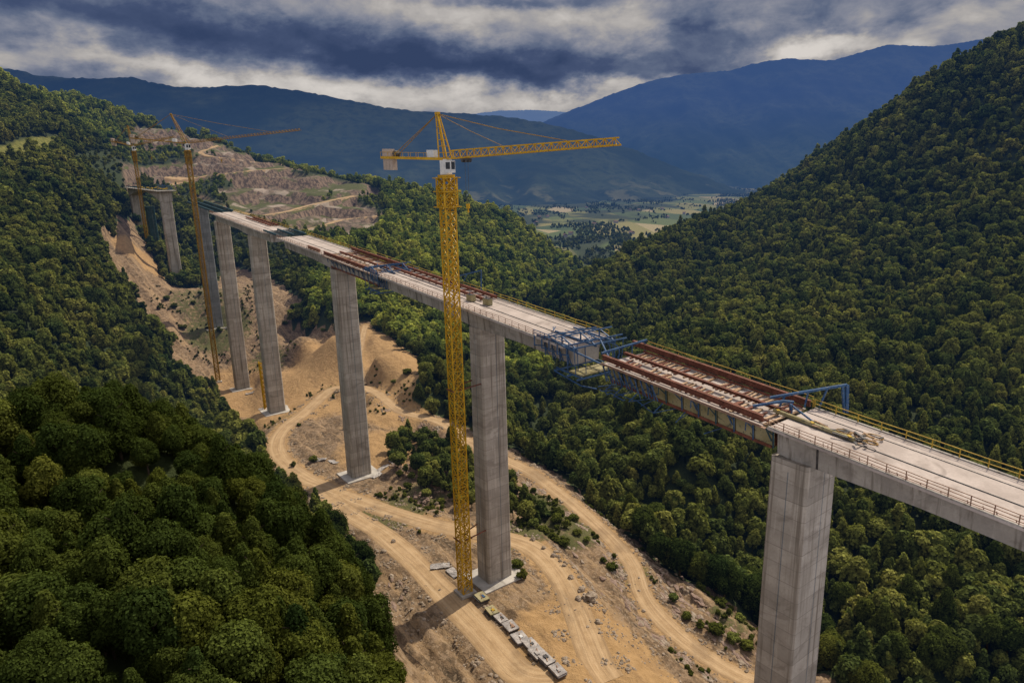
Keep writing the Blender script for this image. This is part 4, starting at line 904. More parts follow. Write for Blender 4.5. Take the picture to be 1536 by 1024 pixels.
def crane(base, zc, jib_tip, cj_end, apex, label, mat, w=2.3, rot=.6, detail=1.0, ropes=True, leg=.30, br=.15, chord=.24, jh=1.5, trolley=.14):
    base = Vector(base); piv = Vector((base.x, base.y, zc)); tip = Vector(jib_tip); ce = Vector(cj_end); apx = Vector(apex)
    e = empty('tower_crane', base, label, 'tower crane', 'yellow tower cranes')
    D = Vector((tip.x - piv.x, tip.y - piv.y, 0)).normalized(); Sd = Vector((D.y, -D.x, 0))
    mb = MB(); lattice_mast(mb, base + Vector((0, 0, .3)), piv - Vector((0, 0, 3.6)), w, w * .95, rot, leg, br); mb.build('mast', M[mat], e)
    mb = MB(); lattice_mast(mb, piv - Vector((0, 0, 9.2)), piv - Vector((0, 0, 3.5)), w * 1.28, w * .8, rot, leg, br)
    for z in (9.2, 6.2, 3.6):
        cc = piv - Vector((0, 0, z)); r2 = Matrix.Rotation(rot, 3, 'Z')
        for q in range(4):
            a = r2 @ Vector((w * .85 * (1 if q in (0, 3) else -1), w * .85 * (1 if q < 2 else -1), 0)); b = r2 @ Vector((w * .85 * (1 if (q + 1) % 4 in (0, 3) else -1), w * .85 * (1 if (q + 1) % 4 < 2 else -1), 0))
            mb.bar(cc + a, cc + b, .3, .16)
    mb.build('climbing_frame', M[mat], e)
    mb = MB(); mb.box(base + Vector((0, 0, .05)), w * 1.7, w * 1.7, .6, (math.cos(rot), math.sin(rot), 0), (-math.sin(rot), math.cos(rot), 0)); mb.build('foundation', M['pad'], e)
    mb = MB(); mb.tube(piv - Vector((0, 0, 3.5)), piv - Vector((0, 0, 3.0)), w * .75, w * .75, 14); mb.build('slewing_ring', M[mat], e)
    mb = MB(); mb.box(piv - Vector((0, 0, 1.5)), w * .72, w * .72, 2.9, D, Sd); mb.build('slewing_tower', M['white'], e)
    cc = piv + D * (w * .45 + .75) + Sd * .75 - Vector((0, 0, 1.5))
    mb = MB(); mb.box(cc, 1.5, 1.3, 2.3, D, Sd); cab = mb.build('cab', M['white'], e)
    mb = MB(); mb.box(cc + Sd * .66 + Vector((0, 0, .2)), 1.1, .04, 1.3, D, Sd); mb.box(cc + D * .76 + Vector((0, 0, .2)), .04, 1.0, 1.4, D, Sd)
    mb.build('cab_window', M['glass'], cab)
    mb = MB(); truss(mb, piv + D * w * .5, tip, 1.5, jh, jh * .75, 1.7, chord, br * .85, Sd); mb.build('jib', M[mat], e)
    C = (ce - piv); Cd = C.normalized()
    mb = MB()
    for s in (-1, 1): mb.bar(piv + Sd * .75 * s, ce + Sd * .75 * s, .22, .5)
    n = int(C.length / 1.5)
    for i in range(n + 1): mb.bar(piv + C * i / n - Sd * .75, piv + C * i / n + Sd * .75, .15)
    for s in (-1, 1):
        mb.path([piv + C * (i / 8) + Sd * .8 * s + Vector((0, 0, 1.1)) for i in range(2, 9)], .07)
        for i in range(2, 9): mb.bar(piv + C * (i / 8) + Sd * .8 * s, piv + C * (i / 8) + Sd * .8 * s + Vector((0, 0, 1.1)), .07)
    mb.build('counter_jib', M[mat], e)
    for k in range(3):
        mb = MB(); mb.box(ce - Cd * (1.0 + k * .95) - Vector((0, 0, 1.3)), .88, 1.35, 2.4, Cd, Sd); mb.build('counterweight', M['ballast'], e)
    mb = MB(); mb.box(ce - Cd * 1.6 + Vector((0, 0, 1.0)), 2.2, 1.5, 1.5, Cd, Sd); mb.build('winch_house', M['ballast'], e)
    mb = MB(); mb.tube(ce - Cd * 4.0 + Vector((0, 0, .85)) - Sd * .6, ce - Cd * 4.0 + Vector((0, 0, .85)) + Sd * .6, .62); mb.build('winch_drum', M['steel'], e)
    mb = MB(); mb.box(piv + C * .2 + Vector((0, 0, .95)), 1.9, 1.2, 1.4, Cd, Sd); mb.build('control_box', M['white'], e)
    mb = MB()
    for u, v in ((-1, -1), (1, -1), (1, 1), (-1, 1)):
        mb.bar(piv + D * (w * .45 * u) + Sd * (.75 * v), apx + D * (.22 * u) + Sd * (.2 * v), .24)
    for i in range(1, 7):
        k = i / 7
        for s in (-1, 1):
            a = piv.lerp(apx, k) + Sd * s * (.75 * (1 - k) + .2 * k)
            hw = (w * .45 * (1 - k) + .22 * k); mb.bar(a - D * hw, a + D * hw, .12)
    mb.box(apx + Vector((0, 0, .1)), .7, .8, .5, D, Sd)
    mb.build('apex_tower', M[mat], e)
    mb = MB(); J = tip - piv
    for q in (.38, .74):
        en = piv + J * q + Vector((0, 0, jh * .9)); mid = apx.lerp(en, .5) - Vector((0, 0, .5 * q))
        mb.path([apx, mid, en], .14 if q > .5 else .09)
    for s in (-1, 1): mb.bar(apx, ce - Cd * 3.4 + Sd * .6 * s + Vector((0, 0, .3)), .11)
    mb.build('tie_bar', M['old_yellow'], e)
    tp = piv + J * trolley - Vector((0, 0, .35))
    mb = MB(); mb.box(tp, 1.6, 1.5, .3, D, Sd)
    for s in (-1, 1): mb.tube(tp + D * .5 * s - Sd * .7 - Vector((0, 0, .3)), tp + D * .5 * s + Sd * .7 - Vector((0, 0, .3)), .28)
    tr = mb.build('trolley', M['steel'], e)
    mb = MB()
    for s in (-1, 1): mb.bar(tp + D * .4 * s, tp + D * .3 * s - Vector((0, 0, 8.5)), .06)
    mb.build('hoist_rope', M['steel'], e)
    mb = MB(); mb.box(tp - Vector((0, 0, 8.8)), .7, .35, .9, D, Sd); mb.tube(tp - Vector((0, 0, 9.2)), tp - Vector((0, 0, 10)), .12, .2); mb.build('hook_block', M[mat], e)
    return e
c1 = crane((-12.1, 138, -93.2), 2.6, (18.1, 115, 3.7), (-26.1, 149, 3.4), (-13.3, 138.2, 11.0),
           'tall yellow tower crane in the middle, its jib reaching right over the valley', 'yellow')
# collars that tie the mast to the pier
p, T, N = frame(144.6)
for z in (-44.5, -79.5):
    mb = MB(); q = Vector((-12.1, 138, z)); face = p - N * 3.2; face.z = z
    for s in (-1, 1): mb.bar(q + T * s * 1.2, face + T * s * 1.8, .22)
    mb.bar(q - T * 1.5 - N * 1.5, q + T * 1.5 - N * 1.5, .2); mb.bar(q - T * 1.5 + N * 1.5, q + T * 1.5 + N * 1.5, .2)
    mb.build('wall_tie', M['rust'], c1)
crane((-150.8, 335, gz(-150.8, 335)), 16.2, (-90, 312, 19.4), (-183, 347, 20.0), (-156.5, 335.5, 29.5), 'yellow tower crane at the left with a thin faded jib, before the dark pier', 'old_yellow', w=1.9, leg=.26, br=.14, chord=.09, jh=1.1, trolley=.3)
crane((-236, 449, gz(-236, 449)), 21, (-205, 440, 25.2), (-252, 454, 24.6), (-237.5, 449, 33), 'farthest and smallest yellow crane, by the short arched deck on the left hill', 'old_yellow', w=1.7, leg=.24, br=.14, chord=.12, jh=1.1, trolley=.4)
# stub of mast stored upright by the pier
b = Vector((-113.5, 299, gz(-113.5, 299)))
e = empty('mast_section', b, 'short free standing yellow lattice mast in front of the pier feet, left of the hairpin', 'lattice mast')
mb = MB(); lattice_mast(mb, b + Vector((0, 0, .2)), b + Vector((-.3, .3, 23)), 2.6, 2.4, .5, .42, .24); mb.build('lattice', M['yellow'], e)
mb = MB(); mb.box(b + Vector((0, 0, .0)), 5, 5, .5); mb.build('foundation', M['pad'], e)

# ------------------------------------------------------------------ things lying on the site
def gp(p, dz=0.0): return Vector((p[0], p[1], gz(p[0], p[1]) + dz))
P_LABELS = ['dark crate stack with a blue grey top, first in the row below the crane foot', 'crate stack with yellowish boards on top, second in the row below the crane foot',
            'pale stack of panels with a dark slot, third from the crane foot', 'panel stack with a brown board across it, in the upper middle of the roadside row',
            'pale panel stack with a white block on its corner', 'panel stack with two dark square holes in its top', 'grey brown panel stack third from the lower end of the roadside row',
            'panel stack with a dark gap beside it, second from the lower end of the row', 'last pale panel stack at the lower end of the roadside row']
rr = random.Random(12)
PL = [Vector(p) for p in PANEL_LINE]
PD = (PL[-1] - PL[0]); PD.z = 0; PD.normalize(); PN = Vector((PD.y, -PD.x, 0))
for i, p in enumerate(PANEL_LINE):
    c = gp(p); Lk = 3.0 + .5 * rr.random(); W = 2.3 + .5 * rr.random()
    e = empty('panel_stack', c, P_LABELS[i], 'panel stack', 'panel stacks in a row beside the dirt road')
    mb = MB()
    for s in (-1, 1): mb.box(c + PD * s * Lk * .32 + Vector((0, 0, .12)), .3, W, .36, PD, PN)
    build_each(mb, 'bearer', M['timber'], e)
    z = .3
    for k in range(3):
        h = rr.uniform(.2, .34); mb = MB(); ang = rr.uniform(-.09, .09); a = Matrix.Rotation(ang, 3, 'Z') @ PD; b_ = Matrix.Rotation(ang, 3, 'Z') @ PN
        mb.box(c + Vector((0, 0, z + h / 2)) + PN * rr.uniform(-.15, .15), Lk * rr.uniform(.86, 1.05), W * rr.uniform(.85, 1.05), h - .03, a, b_); z += h
        mb.build('panel', M[('steel', 'grey_panel', 'sheet')[k] if i > 1 else ('steel', 'steel', 'ply')[k]], e)
    mb = MB(); mb.box(c + Vector((0, 0, z + .1)) + PD * rr.uniform(-.5, .5) + PN * rr.uniform(-.4, .4), rr.uniform(.4, 1.2), rr.uniform(.3, .9), .2, PD, PN); mb.build('loose_block', M[('blue', 'rail_yellow', 'steel', 'rust_rail', 'white', 'steel', 'sheet', 'steel', 'sheet')[i]], e)
    mb = MB(); mb.bar(c + PD * -.9 + PN * -.5 + Vector((0, 0, z + .06)), c + PD * .9 + PN * (.2 + .3 * rr.random()) + Vector((0, 0, z + .1)), .16, .1); mb.build('loose_board', M['timber' if i % 2 else 'rust_rail'], e)

ST_L = 'pale boulder in the loose line along the edge of the lower road'
for i, p in enumerate(STONES):
    r = rr.uniform(.45, .8) * (1.9 if i == 8 else 1.4 if i in (7, 9) else 1)
    c = gp(p); mb = MB(); mb.rock((c.x, c.y, c.z + r * .35), r, rr, .75)
    for k in range(2 if r < 1 else 4):
        a = rr.uniform(0, 6.28); q = r * rr.uniform(.5, .7); mb.rock((c.x + math.cos(a) * r * .8, c.y + math.sin(a) * r * .8, c.z + q * .3), q, rr, .7)
    o = mb.build('boulder', M['rock'], None, origin=tuple(c))
    tag(o, 'largest pale boulder beside the sandy road, right of the big central pier' if i == 8 else 'small pale boulder lying on the dirt beside the roads', 'boulder', 'boulders beside the dirt roads')
def rubble(n, spots, mat, label, r0, r1, seed):
    rr = random.Random(seed); mb = MB()
    for _ in range(n):
        sx, sy, s = rr.choice(spots); a = rr.uniform(0, 6.28); q = s * math.sqrt(rr.random())
        x, y = sx + q * math.cos(a), sy + q * math.sin(a); r = rr.uniform(r0, r1) * rr.choice((.6, .8, 1, 1.5))
        mb.rock((x, y, gz(x, y) + r * .2), r, rr, .6)
    o = mb.build('rubble', mat); tag(o, label, 'rubble', kind='stuff')
def along(key, off, s, step=5, lo=0, hi=1):
    w, line = ROADS[key]; out = []
    n = len(line)
    for i in range(int(n * lo), int(n * hi) - 1):
        a = Vector(line[i]); b = Vector(line[i + 1]); d = (b - a); d.z = 0
        if d.length < .1: continue
        d.normalize(); m = (a + b) / 2 + Vector((d.y, -d.x, 0)) * off; out.append((m.x, m.y, s))
    return out
edge_spots = along('C', 5.2, 2.0) + along('C', -5.4, 2.0) + along('D', -5.6, 1.8) + along('D', 5.6, 2.0) + along('B', 4.2, 2.2) + along('B', -4.4, 2.0) + [(12, 135, 5), (19, 128, 5), (25, 140, 6), (30, 150, 6), (-22, 135, 7), (-28, 142, 6), (5, 172, 5), (-3, 178, 5), (26, 127, 6), (30, 131, 6), (24, 133, 6), (33, 124, 6), (16, 146, 3), (12, 152, 3), (9, 158, 3), (-30, 134, 5), (-24, 128, 5)]
rubble(5200, edge_spots, M['rock'], 'small broken stones strewn along the road edges and banks', .08, .36, 2)
rubble(420, [(p[0], p[1], 3.6) for p in PINK_HEAPS], M['pink_rock'], 'pinkish broken rock heaped right of the hairpin pier', .2, .6, 3)
# beds of rock breaking out of the banks, all lying along the slope
rr = random.Random(31)
BD = Vector((.57, -.82, -.05)).normalized(); BN = Vector((BD.y, -BD.x, 0)).normalized()
mbs = (MB(), MB())
spots = along('B', -7.5, 3.2, lo=.38, hi=.95) + along('B', 5.0, 1.6, lo=.2, hi=.95) + along('B', -12, 3.0, lo=.5, hi=.9) + [(20, 150, 6), (15, 160, 6), (24, 142, 5), (-28, 140, 6), (-33, 148, 5), (-88, 262, 6), (-98, 258, 5)]
for _ in range(430):
    sx, sy, s = rr.choice(spots); a = rr.uniform(0, 6.28); q = s * math.sqrt(rr.random()); x, y = sx + q * math.cos(a), sy + q * math.sin(a)
    if any(float(dist_line(np.array([x]), np.array([y]), ROADS[k_][1])[0][0]) < ROADS[k_][0] * .5 + .5 for k_ in 'BCD'): continue
    L = rr.uniform(.8, 3.2); w = rr.uniform(.25, .6); h = rr.uniform(.15, .42); ang = rr.uniform(-.25, .25); D_ = Matrix.Rotation(ang, 3, 'Z') @ BD; N_ = Vector((D_.y, -D_.x, 0))
    rings = []
    for j in range(5):
        k_ = (j / 4 - .5); c = Vector((x, y, 0)) + D_ * L * k_ + N_ * rr.uniform(-.15, .15); g_ = gz(c.x, c.y); f_ = .35 + .65 * (1 - (2 * k_) ** 2)
        rings.append([Vector((c.x, c.y, g_)) + N_ * w * u * f_ * rr.uniform(.8, 1.2) + Vector((0, 0, h * v * f_ * rr.uniform(.7, 1.2))) for u, v in ((-1, -.6), (1, -.6), (1.0, .5), (.2, 1.0), (-.8, .8))])
    mbs[rr.random() < .55].quad_ring(rings)
for mb, mt in zip(mbs, ('rock', 'pink_rock')):
    tag(mb.build('rock_beds', M[mt]), 'broken beds of layered rock showing through the banks beside the dirt roads', 'rock', kind='stuff')
for i, p in enumerate(SHEETS):
    c = gp(p); a = rr.uniform(0, 3.1); w, l = rr.uniform(1.4, 2.4), rr.uniform(2.6, 5)
    ax = Vector((math.cos(a), math.sin(a), 0)); ay = Vector((-ax.y, ax.x, 0)); n = 7; mb = MB(); b0 = 0
    for j in range(n):
        for k in range(5):
            q = c + ax * l * (j / (n - 1) - .5) + ay * w * (k / 4 - .5) * rr.uniform(.85, 1.1)
            mb.v.append((q.x, q.y, gz(q.x, q.y) + .12 + rr.uniform(0, .35)))
    for j in range(n - 1):
        for k in range(4): mb.f.append((j * 5 + k, (j + 1) * 5 + k, (j + 1) * 5 + k + 1, j * 5 + k + 1))
    o = mb.build('tarpaulin', M['sheet'], None, origin=tuple(c))
    tag(o, 'crumpled pale sheet lying on the dirt near a pier foot', 'tarpaulin', 'pale sheets lying near the pier feet')

# ------------------------------------------------------------------ trees
def crown_arrays(R, H, nl, nleaf, ls, seed, shape='round', lump=1.0):
    """leaf faces lying over many small lobes, plus dark inner lobes"""
    g = np.random.default_rng(seed)
    C = []; Rr = []
    for i in range(nl):
        if shape == 'cone':
            h = (i + .5) / nl; rad = R * (1 - h) ** .75 * .72; a = i * 2.4 + g.uniform(-.4, .4); q = rad * math.sqrt(g.uniform(.3, 1))
            C.append((q * math.cos(a), q * math.sin(a), H * (.16 + .78 * h))); Rr.append(R * (.46 - .26 * h) * g.uniform(.85, 1.15))
        else:
            z = g.uniform(-.75, 1); a = i * 2.4 + g.uniform(-.5, .5); q = R * .66 * math.sqrt(max(0, 1 - z * z * .8)) * math.sqrt(g.uniform(.35, 1))
            C.append((q * math.cos(a), q * math.sin(a), H * (.56 + .34 * z))); Rr.append(R * g.uniform(.30, .46))
    C = np.array(C); Rr = np.array(Rr) * lump
    w = Rr ** 2; idx = g.choice(nl, nleaf * 2, p=w / w.sum())
    d = g.normal(size=(nleaf * 2, 3)); d /= np.linalg.norm(d, axis=1)[:, None]
    d[:, 2] = np.where(d[:, 2] < -.45, -d[:, 2], d[:, 2])
    bump = 1 + .22 * np.sin(d[:, 0] * 7 + idx) * np.sin(d[:, 1] * 7 + idx * 2) + g.uniform(-.12, .16, nleaf * 2) + np.maximum(0, g.normal(size=nleaf * 2) - 1.1) * .22
    P = C[idx] + d * (Rr[idx] * bump)[:, None]
    D2 = np.linalg.norm(P[:, None] - C[None], axis=2) / Rr[None]
    keep = (D2 < .8).sum(1) == 0
    P = P[keep][:nleaf]; d = d[keep][:nleaf]; idx = idx[keep][:nleaf]; n = len(P)
    nrm = d + g.normal(size=(n, 3)) * .42 + np.array([0, 0, .25]); nrm /= np.linalg.norm(nrm, axis=1)[:, None]
    t = np.cross(nrm, g.normal(size=(n, 3))); t /= np.linalg.norm(t, axis=1)[:, None]; b = np.cross(nrm, t)
    s = ls * g.uniform(.55, 1.25, n)[:, None]; asp = g.uniform(.45, .9, n)[:, None]
    V = np.stack([P - t * s, P + b * s * asp - t * s * .1, P + t * s, P - b * s * asp + t * s * .1], 1)
    V[:, 2] += nrm * (-.18 * s); V[:, 0] += nrm * (-.18 * s)
    lob = g.uniform(.8, 1.2, nl)
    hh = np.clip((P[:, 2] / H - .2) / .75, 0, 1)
    tint = lob[idx] * g.uniform(.62, 1.38, n) * (.5 + .66 * hh)  # random tone, plus painted light: crown tops brighter, lower leaves darker
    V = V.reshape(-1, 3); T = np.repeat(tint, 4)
    F = np.arange(n * 4).reshape(-1, 4)
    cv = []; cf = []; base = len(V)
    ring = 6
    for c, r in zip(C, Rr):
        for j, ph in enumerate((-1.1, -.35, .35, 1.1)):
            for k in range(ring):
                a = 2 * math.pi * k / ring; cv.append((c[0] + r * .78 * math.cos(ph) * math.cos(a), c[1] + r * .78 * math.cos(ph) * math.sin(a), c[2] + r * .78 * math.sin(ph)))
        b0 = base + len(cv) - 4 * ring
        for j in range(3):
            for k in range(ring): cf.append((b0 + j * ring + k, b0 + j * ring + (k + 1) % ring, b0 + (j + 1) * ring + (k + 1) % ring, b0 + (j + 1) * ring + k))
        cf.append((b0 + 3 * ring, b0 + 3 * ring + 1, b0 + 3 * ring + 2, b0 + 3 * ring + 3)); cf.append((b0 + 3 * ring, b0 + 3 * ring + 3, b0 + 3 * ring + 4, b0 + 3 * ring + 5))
    V = np.vstack([V, np.array(cv)]); F = np.vstack([F, np.array(cf)]); T = np.r_[T, np.full(len(cv), .38)]  # inner lobes tinted dark, painted shade for the gaps between leaves
    return V, F, T
def trunk_arrays(H, R, seed):
    g = random.Random(seed); mb = MB()
    pts = [Vector((0, 0, -.9)), Vector((g.uniform(-.1, .1), g.uniform(-.1, .1), H * .3)), Vector((g.uniform(-.2, .2), g.uniform(-.2, .2), H * .62)), Vector((g.uniform(-.2, .2), g.uniform(-.2, .2), H * .86))]
    rad = [.24, .19, .12, .05]
    for i in range(3): mb.tube(pts[i], pts[i + 1], rad[i], rad[i + 1], 7)
    for k in range(6):
        a = k * 2.4; z = H * (.3 + .08 * k); st = Vector((0, 0, z)); en = Vector((math.cos(a) * R * .62, math.sin(a) * R * .62, z + H * .14)); mb.tube(st, en, .08, .025, 5)
    F = [f for f in mb.f]
    return mb.v, F
SHAPES = [('round', 3.0, 7.6, 15), ('round', 3.3, 7.0, 18), ('cone', 2.9, 9.2, 16), ('round', 2.6, 8.4, 14), ('cone', 2.6, 8.4, 15), ('round', 3.5, 7.8, 20)]
def crown_mesh(name, i, nleaf, ls, mat, lobes=None, with_trunk=False, lump=1.0):
    sh, R, H, nl = SHAPES[i]
    V, F, T = crown_arrays(R, H, lobes or nl, nleaf, ls, 40 + i, sh, lump)
    if with_trunk:
        tv = []; tf = []
        for j in range(2):
            for k in range(5):
                a = 2 * math.pi * k / 5; r = (.22, .1)[j]; tv.append((r * math.cos(a), r * math.sin(a), (-.9, H * .6)[j]))
        b = len(V)
        for k in range(5): tf.append((b + k, b + (k + 1) % 5, b + 5 + (k + 1) % 5, b + 5 + k))
        V = np.vstack([V, np.array(tv)]); F = np.vstack([F, np.array(tf)]); T = np.r_[T, np.full(10, .4)]
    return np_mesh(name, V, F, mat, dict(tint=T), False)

def wooded(x, y):
    """True where trees stand"""
    site = site_mask(x, y) & ~in_poly(x * (1 + 9 / y), y + 9, GROVE)
    cut = cut_mask(x, y)
    ok = ~site & ~cut & ~in_poly(x, y, TERRACES)
    for key, (w, line) in ROADS.items():
        if key == 'L': continue
        d, _ = dist_line(x, y, line); ok &= d > w * .5 + 2.6
    for px_, py_, pz_, r in PADS: ok &= np.hypot(x - px_, y - py_) > r + 1.5
    return ok
def seen(x, y, z):
    """rough sight test from the road valley's viewpoint, generous so that a step aside shows no holes"""
    ok = np.ones(len(x), bool)
    for f in np.linspace(.08, .985, 34):
        ok &= ground(x * f, y * f) < z * f + 5.0 + 7.0 * (1 - f)
    return ok
def creekbed(x, y):
    return (np.abs(x - np.interp(y, [200, 240, 262, 290, 325, 380, 470, 560, 700], [26, 12, 8.2, 13.3, 20.3, 24, 22, 46, 88]) - (fbm(y * .05, y * 0, 2, 3) - .5) * 8) < 2.0) & (y < 520) & (y > 225)
def scatter():
    X = []; Y = []; Sz = []
    y = 34.0
    while y < 1000:
        s = 3.45 if y < 130 else 3.45 + (y - 130) * .0034
        xs = np.arange(-.92 * y - 14, .92 * y + 14, s)
        xs = xs + rng.uniform(-.46, .46, len(xs)) * s; ys = y + rng.uniform(-.46, .46, len(xs)) * s
        X.append(xs); Y.append(ys); Sz.append(np.full(len(xs), s / 4.0)); y += s * .92
    X = np.concatenate(X); Y = np.concatenate(Y); Sz = np.concatenate(Sz)
    m = (Y > 41) & wooded(X, Y) & (rng.random(len(X)) < .94) & ~((Y > 735) & (X > 5) & (X < .33 * Y)) & ~creekbed(X, Y); X, Y, Sz = X[m], Y[m], Sz[m]
    Z = ground(X, Y)
    m = seen(X, Y, Z + 7.0); X, Y, Z, Sz = X[m], Y[m], Z[m], Sz[m]
    dens = fbm(X * .02, Y * .02, 3, 91)
    Sz = np.where(in_poly(X * (1 + 9 / Y), Y + 9, GROVE), Sz * .75, Sz)
    Sz = np.where(in_poly(X, Y + 25, QUARRY) | in_poly(X, Y + 60, QUARRY) | in_poly(X, Y, QUARRY), Sz * .5, Sz)
    sc = Sz * (.58 + .74 * rng.random(len(X)) ** 1.5) * (.66 + .70 * dens)
    sc = np.where(Y < 130, np.minimum(sc, 1.0), sc)
    sc = np.where(Y < 52, sc * .85, sc)
    return X, Y, Z, sc
TX, TY, TZ, TS = scatter()
# ---- the nearest trees as things of their own
tan_u = TX / TY
inview = (np.abs(tan_u) < .86) & (TY > 40)
# depth below the picture's lower edge cannot be seen
inview &= (TZ + 6) > -.92 * TY
order = np.argsort(np.where(inview, np.sqrt(TX ** 2 + TY ** 2 + TZ ** 2) / TS, 1e9))
NEAR = order[:296]
near_mask = np.zeros(len(TX), bool); near_mask[NEAR] = True
KINDS = {'leaf_dark': 'dark green', 'leaf_near': 'mid green', 'leaf_olive': 'olive green'}
near_cr = {}
for i in range(6):
    for mt in KINDS: near_cr[(i, mt)] = None
trunks = []
for i in range(6):
    v, f = trunk_arrays(SHAPES[i][2], SHAPES[i][1], i); me = bpy.data.meshes.new('trunk'); me.from_pydata([tuple(p) for p in v], [], f); me.materials.append(M['bark']); trunks.append(me)
for n_, q in enumerate(NEAR):
    x, y, z, s = float(TX[q]), float(TY[q]), float(TZ[q]), float(TS[q])
    i = int(rng.choice(6, p=[.16, .15, .2, .18, .18, .13]))
    b = fbm(np.array([x * .045]), np.array([y * .045]), 3, 97)[0] + rng.uniform(-.16, .16)
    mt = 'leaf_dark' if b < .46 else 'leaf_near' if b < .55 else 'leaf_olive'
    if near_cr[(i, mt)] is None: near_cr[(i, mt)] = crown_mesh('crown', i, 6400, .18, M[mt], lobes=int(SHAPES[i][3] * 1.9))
    cone = SHAPES[i][0] == 'cone'
    e = empty('pointed_tree' if cone else 'broadleaf_tree', (x, y, z),
              ('%s pointed tree in the wood on the near left spur' if cone else '%s round crowned tree in the wood on the near left spur') % KINDS[mt],
              'tree', '%s %s trees of the near left spur' % (KINDS[mt], 'pointed' if cone else 'round'))
    e.rotation_euler = (rng.uniform(-.05, .05), rng.uniform(-.05, .05), rng.uniform(0, 6.28)); e.scale = (s, s, s * rng.uniform(.88, 1.15))
    for nm, me in (('crown', near_cr[(i, mt)]), ('trunk', trunks[i])):
        o = bpy.data.objects.new(nm, me); COL.objects.link(o); o.parent = e

# ---- the rest of the woods: one object each
def wood_object(name, label, x, y, z, sc, protos, seed):
    g = np.random.default_rng(seed); n = len(x)
    me = bpy.data.meshes.new(name); me.vertices.add(n); me.vertices.foreach_set('co', np.stack([x, y, z], -1).astype(np.float32).ravel())
    a = me.attributes.new('size', 'FLOAT_VECTOR', 'POINT'); sv = np.stack([sc * g.uniform(.85, 1.2, n), sc * g.uniform(.85, 1.2, n), sc * g.uniform(.8, 1.25, n)], -1); a.data.foreach_set('vector', sv.astype(np.float32).ravel())
    a = me.attributes.new('turn', 'FLOAT_VECTOR', 'POINT'); rv = np.stack([g.uniform(-.08, .08, n), g.uniform(-.08, .08, n), g.uniform(0, 6.28, n)], -1); a.data.foreach_set('vector', rv.astype(np.float32).ravel())
    a = me.attributes.new('sort', 'INT', 'POINT'); a.data.foreach_set('value', g.integers(0, len(protos), n).astype(np.int32))
    o = bpy.data.objects.new(name, me); COL.objects.link(o); tag(o, label, 'wood', kind='stuff')
    t = bpy.data.node_groups.new(name + '_scatter', 'GeometryNodeTree')
    t.interface.new_socket('Geometry', in_out='INPUT', socket_type='NodeSocketGeometry'); t.interface.new_socket('Geometry', in_out='OUTPUT', socket_type='NodeSocketGeometry')
    gi = t.nodes.new('NodeGroupInput'); go = t.nodes.new('NodeGroupOutput'); ip = t.nodes.new('GeometryNodeInstanceOnPoints'); jn = t.nodes.new('GeometryNodeJoinGeometry')
    for pr in protos:
        oi = t.nodes.new('GeometryNodeObjectInfo'); oi.inputs['Object'].default_value = pr; oi.inputs['As Instance'].default_value = True
        t.links.new(oi.outputs['Geometry'], jn.inputs[0])
    def na(nm, dt):
        q = t.nodes.new('GeometryNodeInputNamedAttribute'); q.data_type = dt; q.inputs[0].default_value = nm; return q.outputs[0]
    t.links.new(gi.outputs[0], ip.inputs['Points']); t.links.new(jn.outputs[0], ip.inputs['Instance']); ip.inputs['Pick Instance'].default_value = True
    t.links.new(na('sort', 'INT'), ip.inputs['Instance Index']); t.links.new(na('turn', 'FLOAT_VECTOR'), ip.inputs['Rotation']); t.links.new(na('size', 'FLOAT_VECTOR'), ip.inputs['Scale'])
    t.links.new(ip.outputs[0], go.inputs[0])
    md = o.modifiers.new('scatter', 'NODES'); md.node_group = t
    return o
def proto(name, me): return bpy.data.objects.new(name, me)
P_MID = [proto('wood_tree', crown_mesh('wood_tree', i, 1000, .46, M['leaf'], lobes=26, with_trunk=True, lump=.82)) for i in range(6)]
P_FAR = [proto('far_wood_tree', crown_mesh('far_wood_tree', i, 380, .70, M['leaf'], lobes=16, with_trunk=True, lump=.86)) for i in (0, 1, 3, 5, 2, 4)]
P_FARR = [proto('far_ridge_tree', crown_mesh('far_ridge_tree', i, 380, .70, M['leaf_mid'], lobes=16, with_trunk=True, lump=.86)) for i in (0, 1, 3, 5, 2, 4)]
P_NEAR = [proto('spur_tree', me) for (i_, mt_), me in near_cr.items() if me is not None]
P_BUSH = [proto('pale_tree', crown_mesh('pale_tree', i, 500, .6, M['leaf_olive'], with_trunk=True)) for i in (0, 1, 5)]
rest = ~near_mask
u_ = TX / TY
creek = lambda y: np.interp(y, [120, 160, 200, 240, 300, 380, 470, 560, 700, 900], [70, 62, 40, 12, 16, 23, 18, 45, 90, 118])
right = TX > creek(TY)
spur = (TY < 128) & (TX < 0)
leftside = ~right & ~spur & (u_ < -.30) & (TY < 620) & (TX < -118)
mid = ~right & ~spur & ~leftside
GR = [('spur_wood', 'rest of the dark wood on the near left spur', spur, 1), ('left_hillside_wood', 'dense wood covering the hillside behind the viaduct at the left', leftside, 2),
      ('right_slope_wood', 'dense dark wood covering the steep slope on the right', right, 3), ('middle_ridge_wood', 'lighter green wood on the middle ridge beyond the viaduct', mid, 4)]
for nm, lb, mk, sd in GR:
    for far in (False, True):
        m = mk & rest & ((TY > 330) == far)
        if m.sum() < 5: continue
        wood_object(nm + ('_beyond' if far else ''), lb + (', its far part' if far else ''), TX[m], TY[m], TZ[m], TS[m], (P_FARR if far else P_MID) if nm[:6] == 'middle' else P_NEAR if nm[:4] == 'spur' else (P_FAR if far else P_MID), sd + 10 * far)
print('TREES', len(TX), [int((g[2] & rest).sum()) for g in GR])
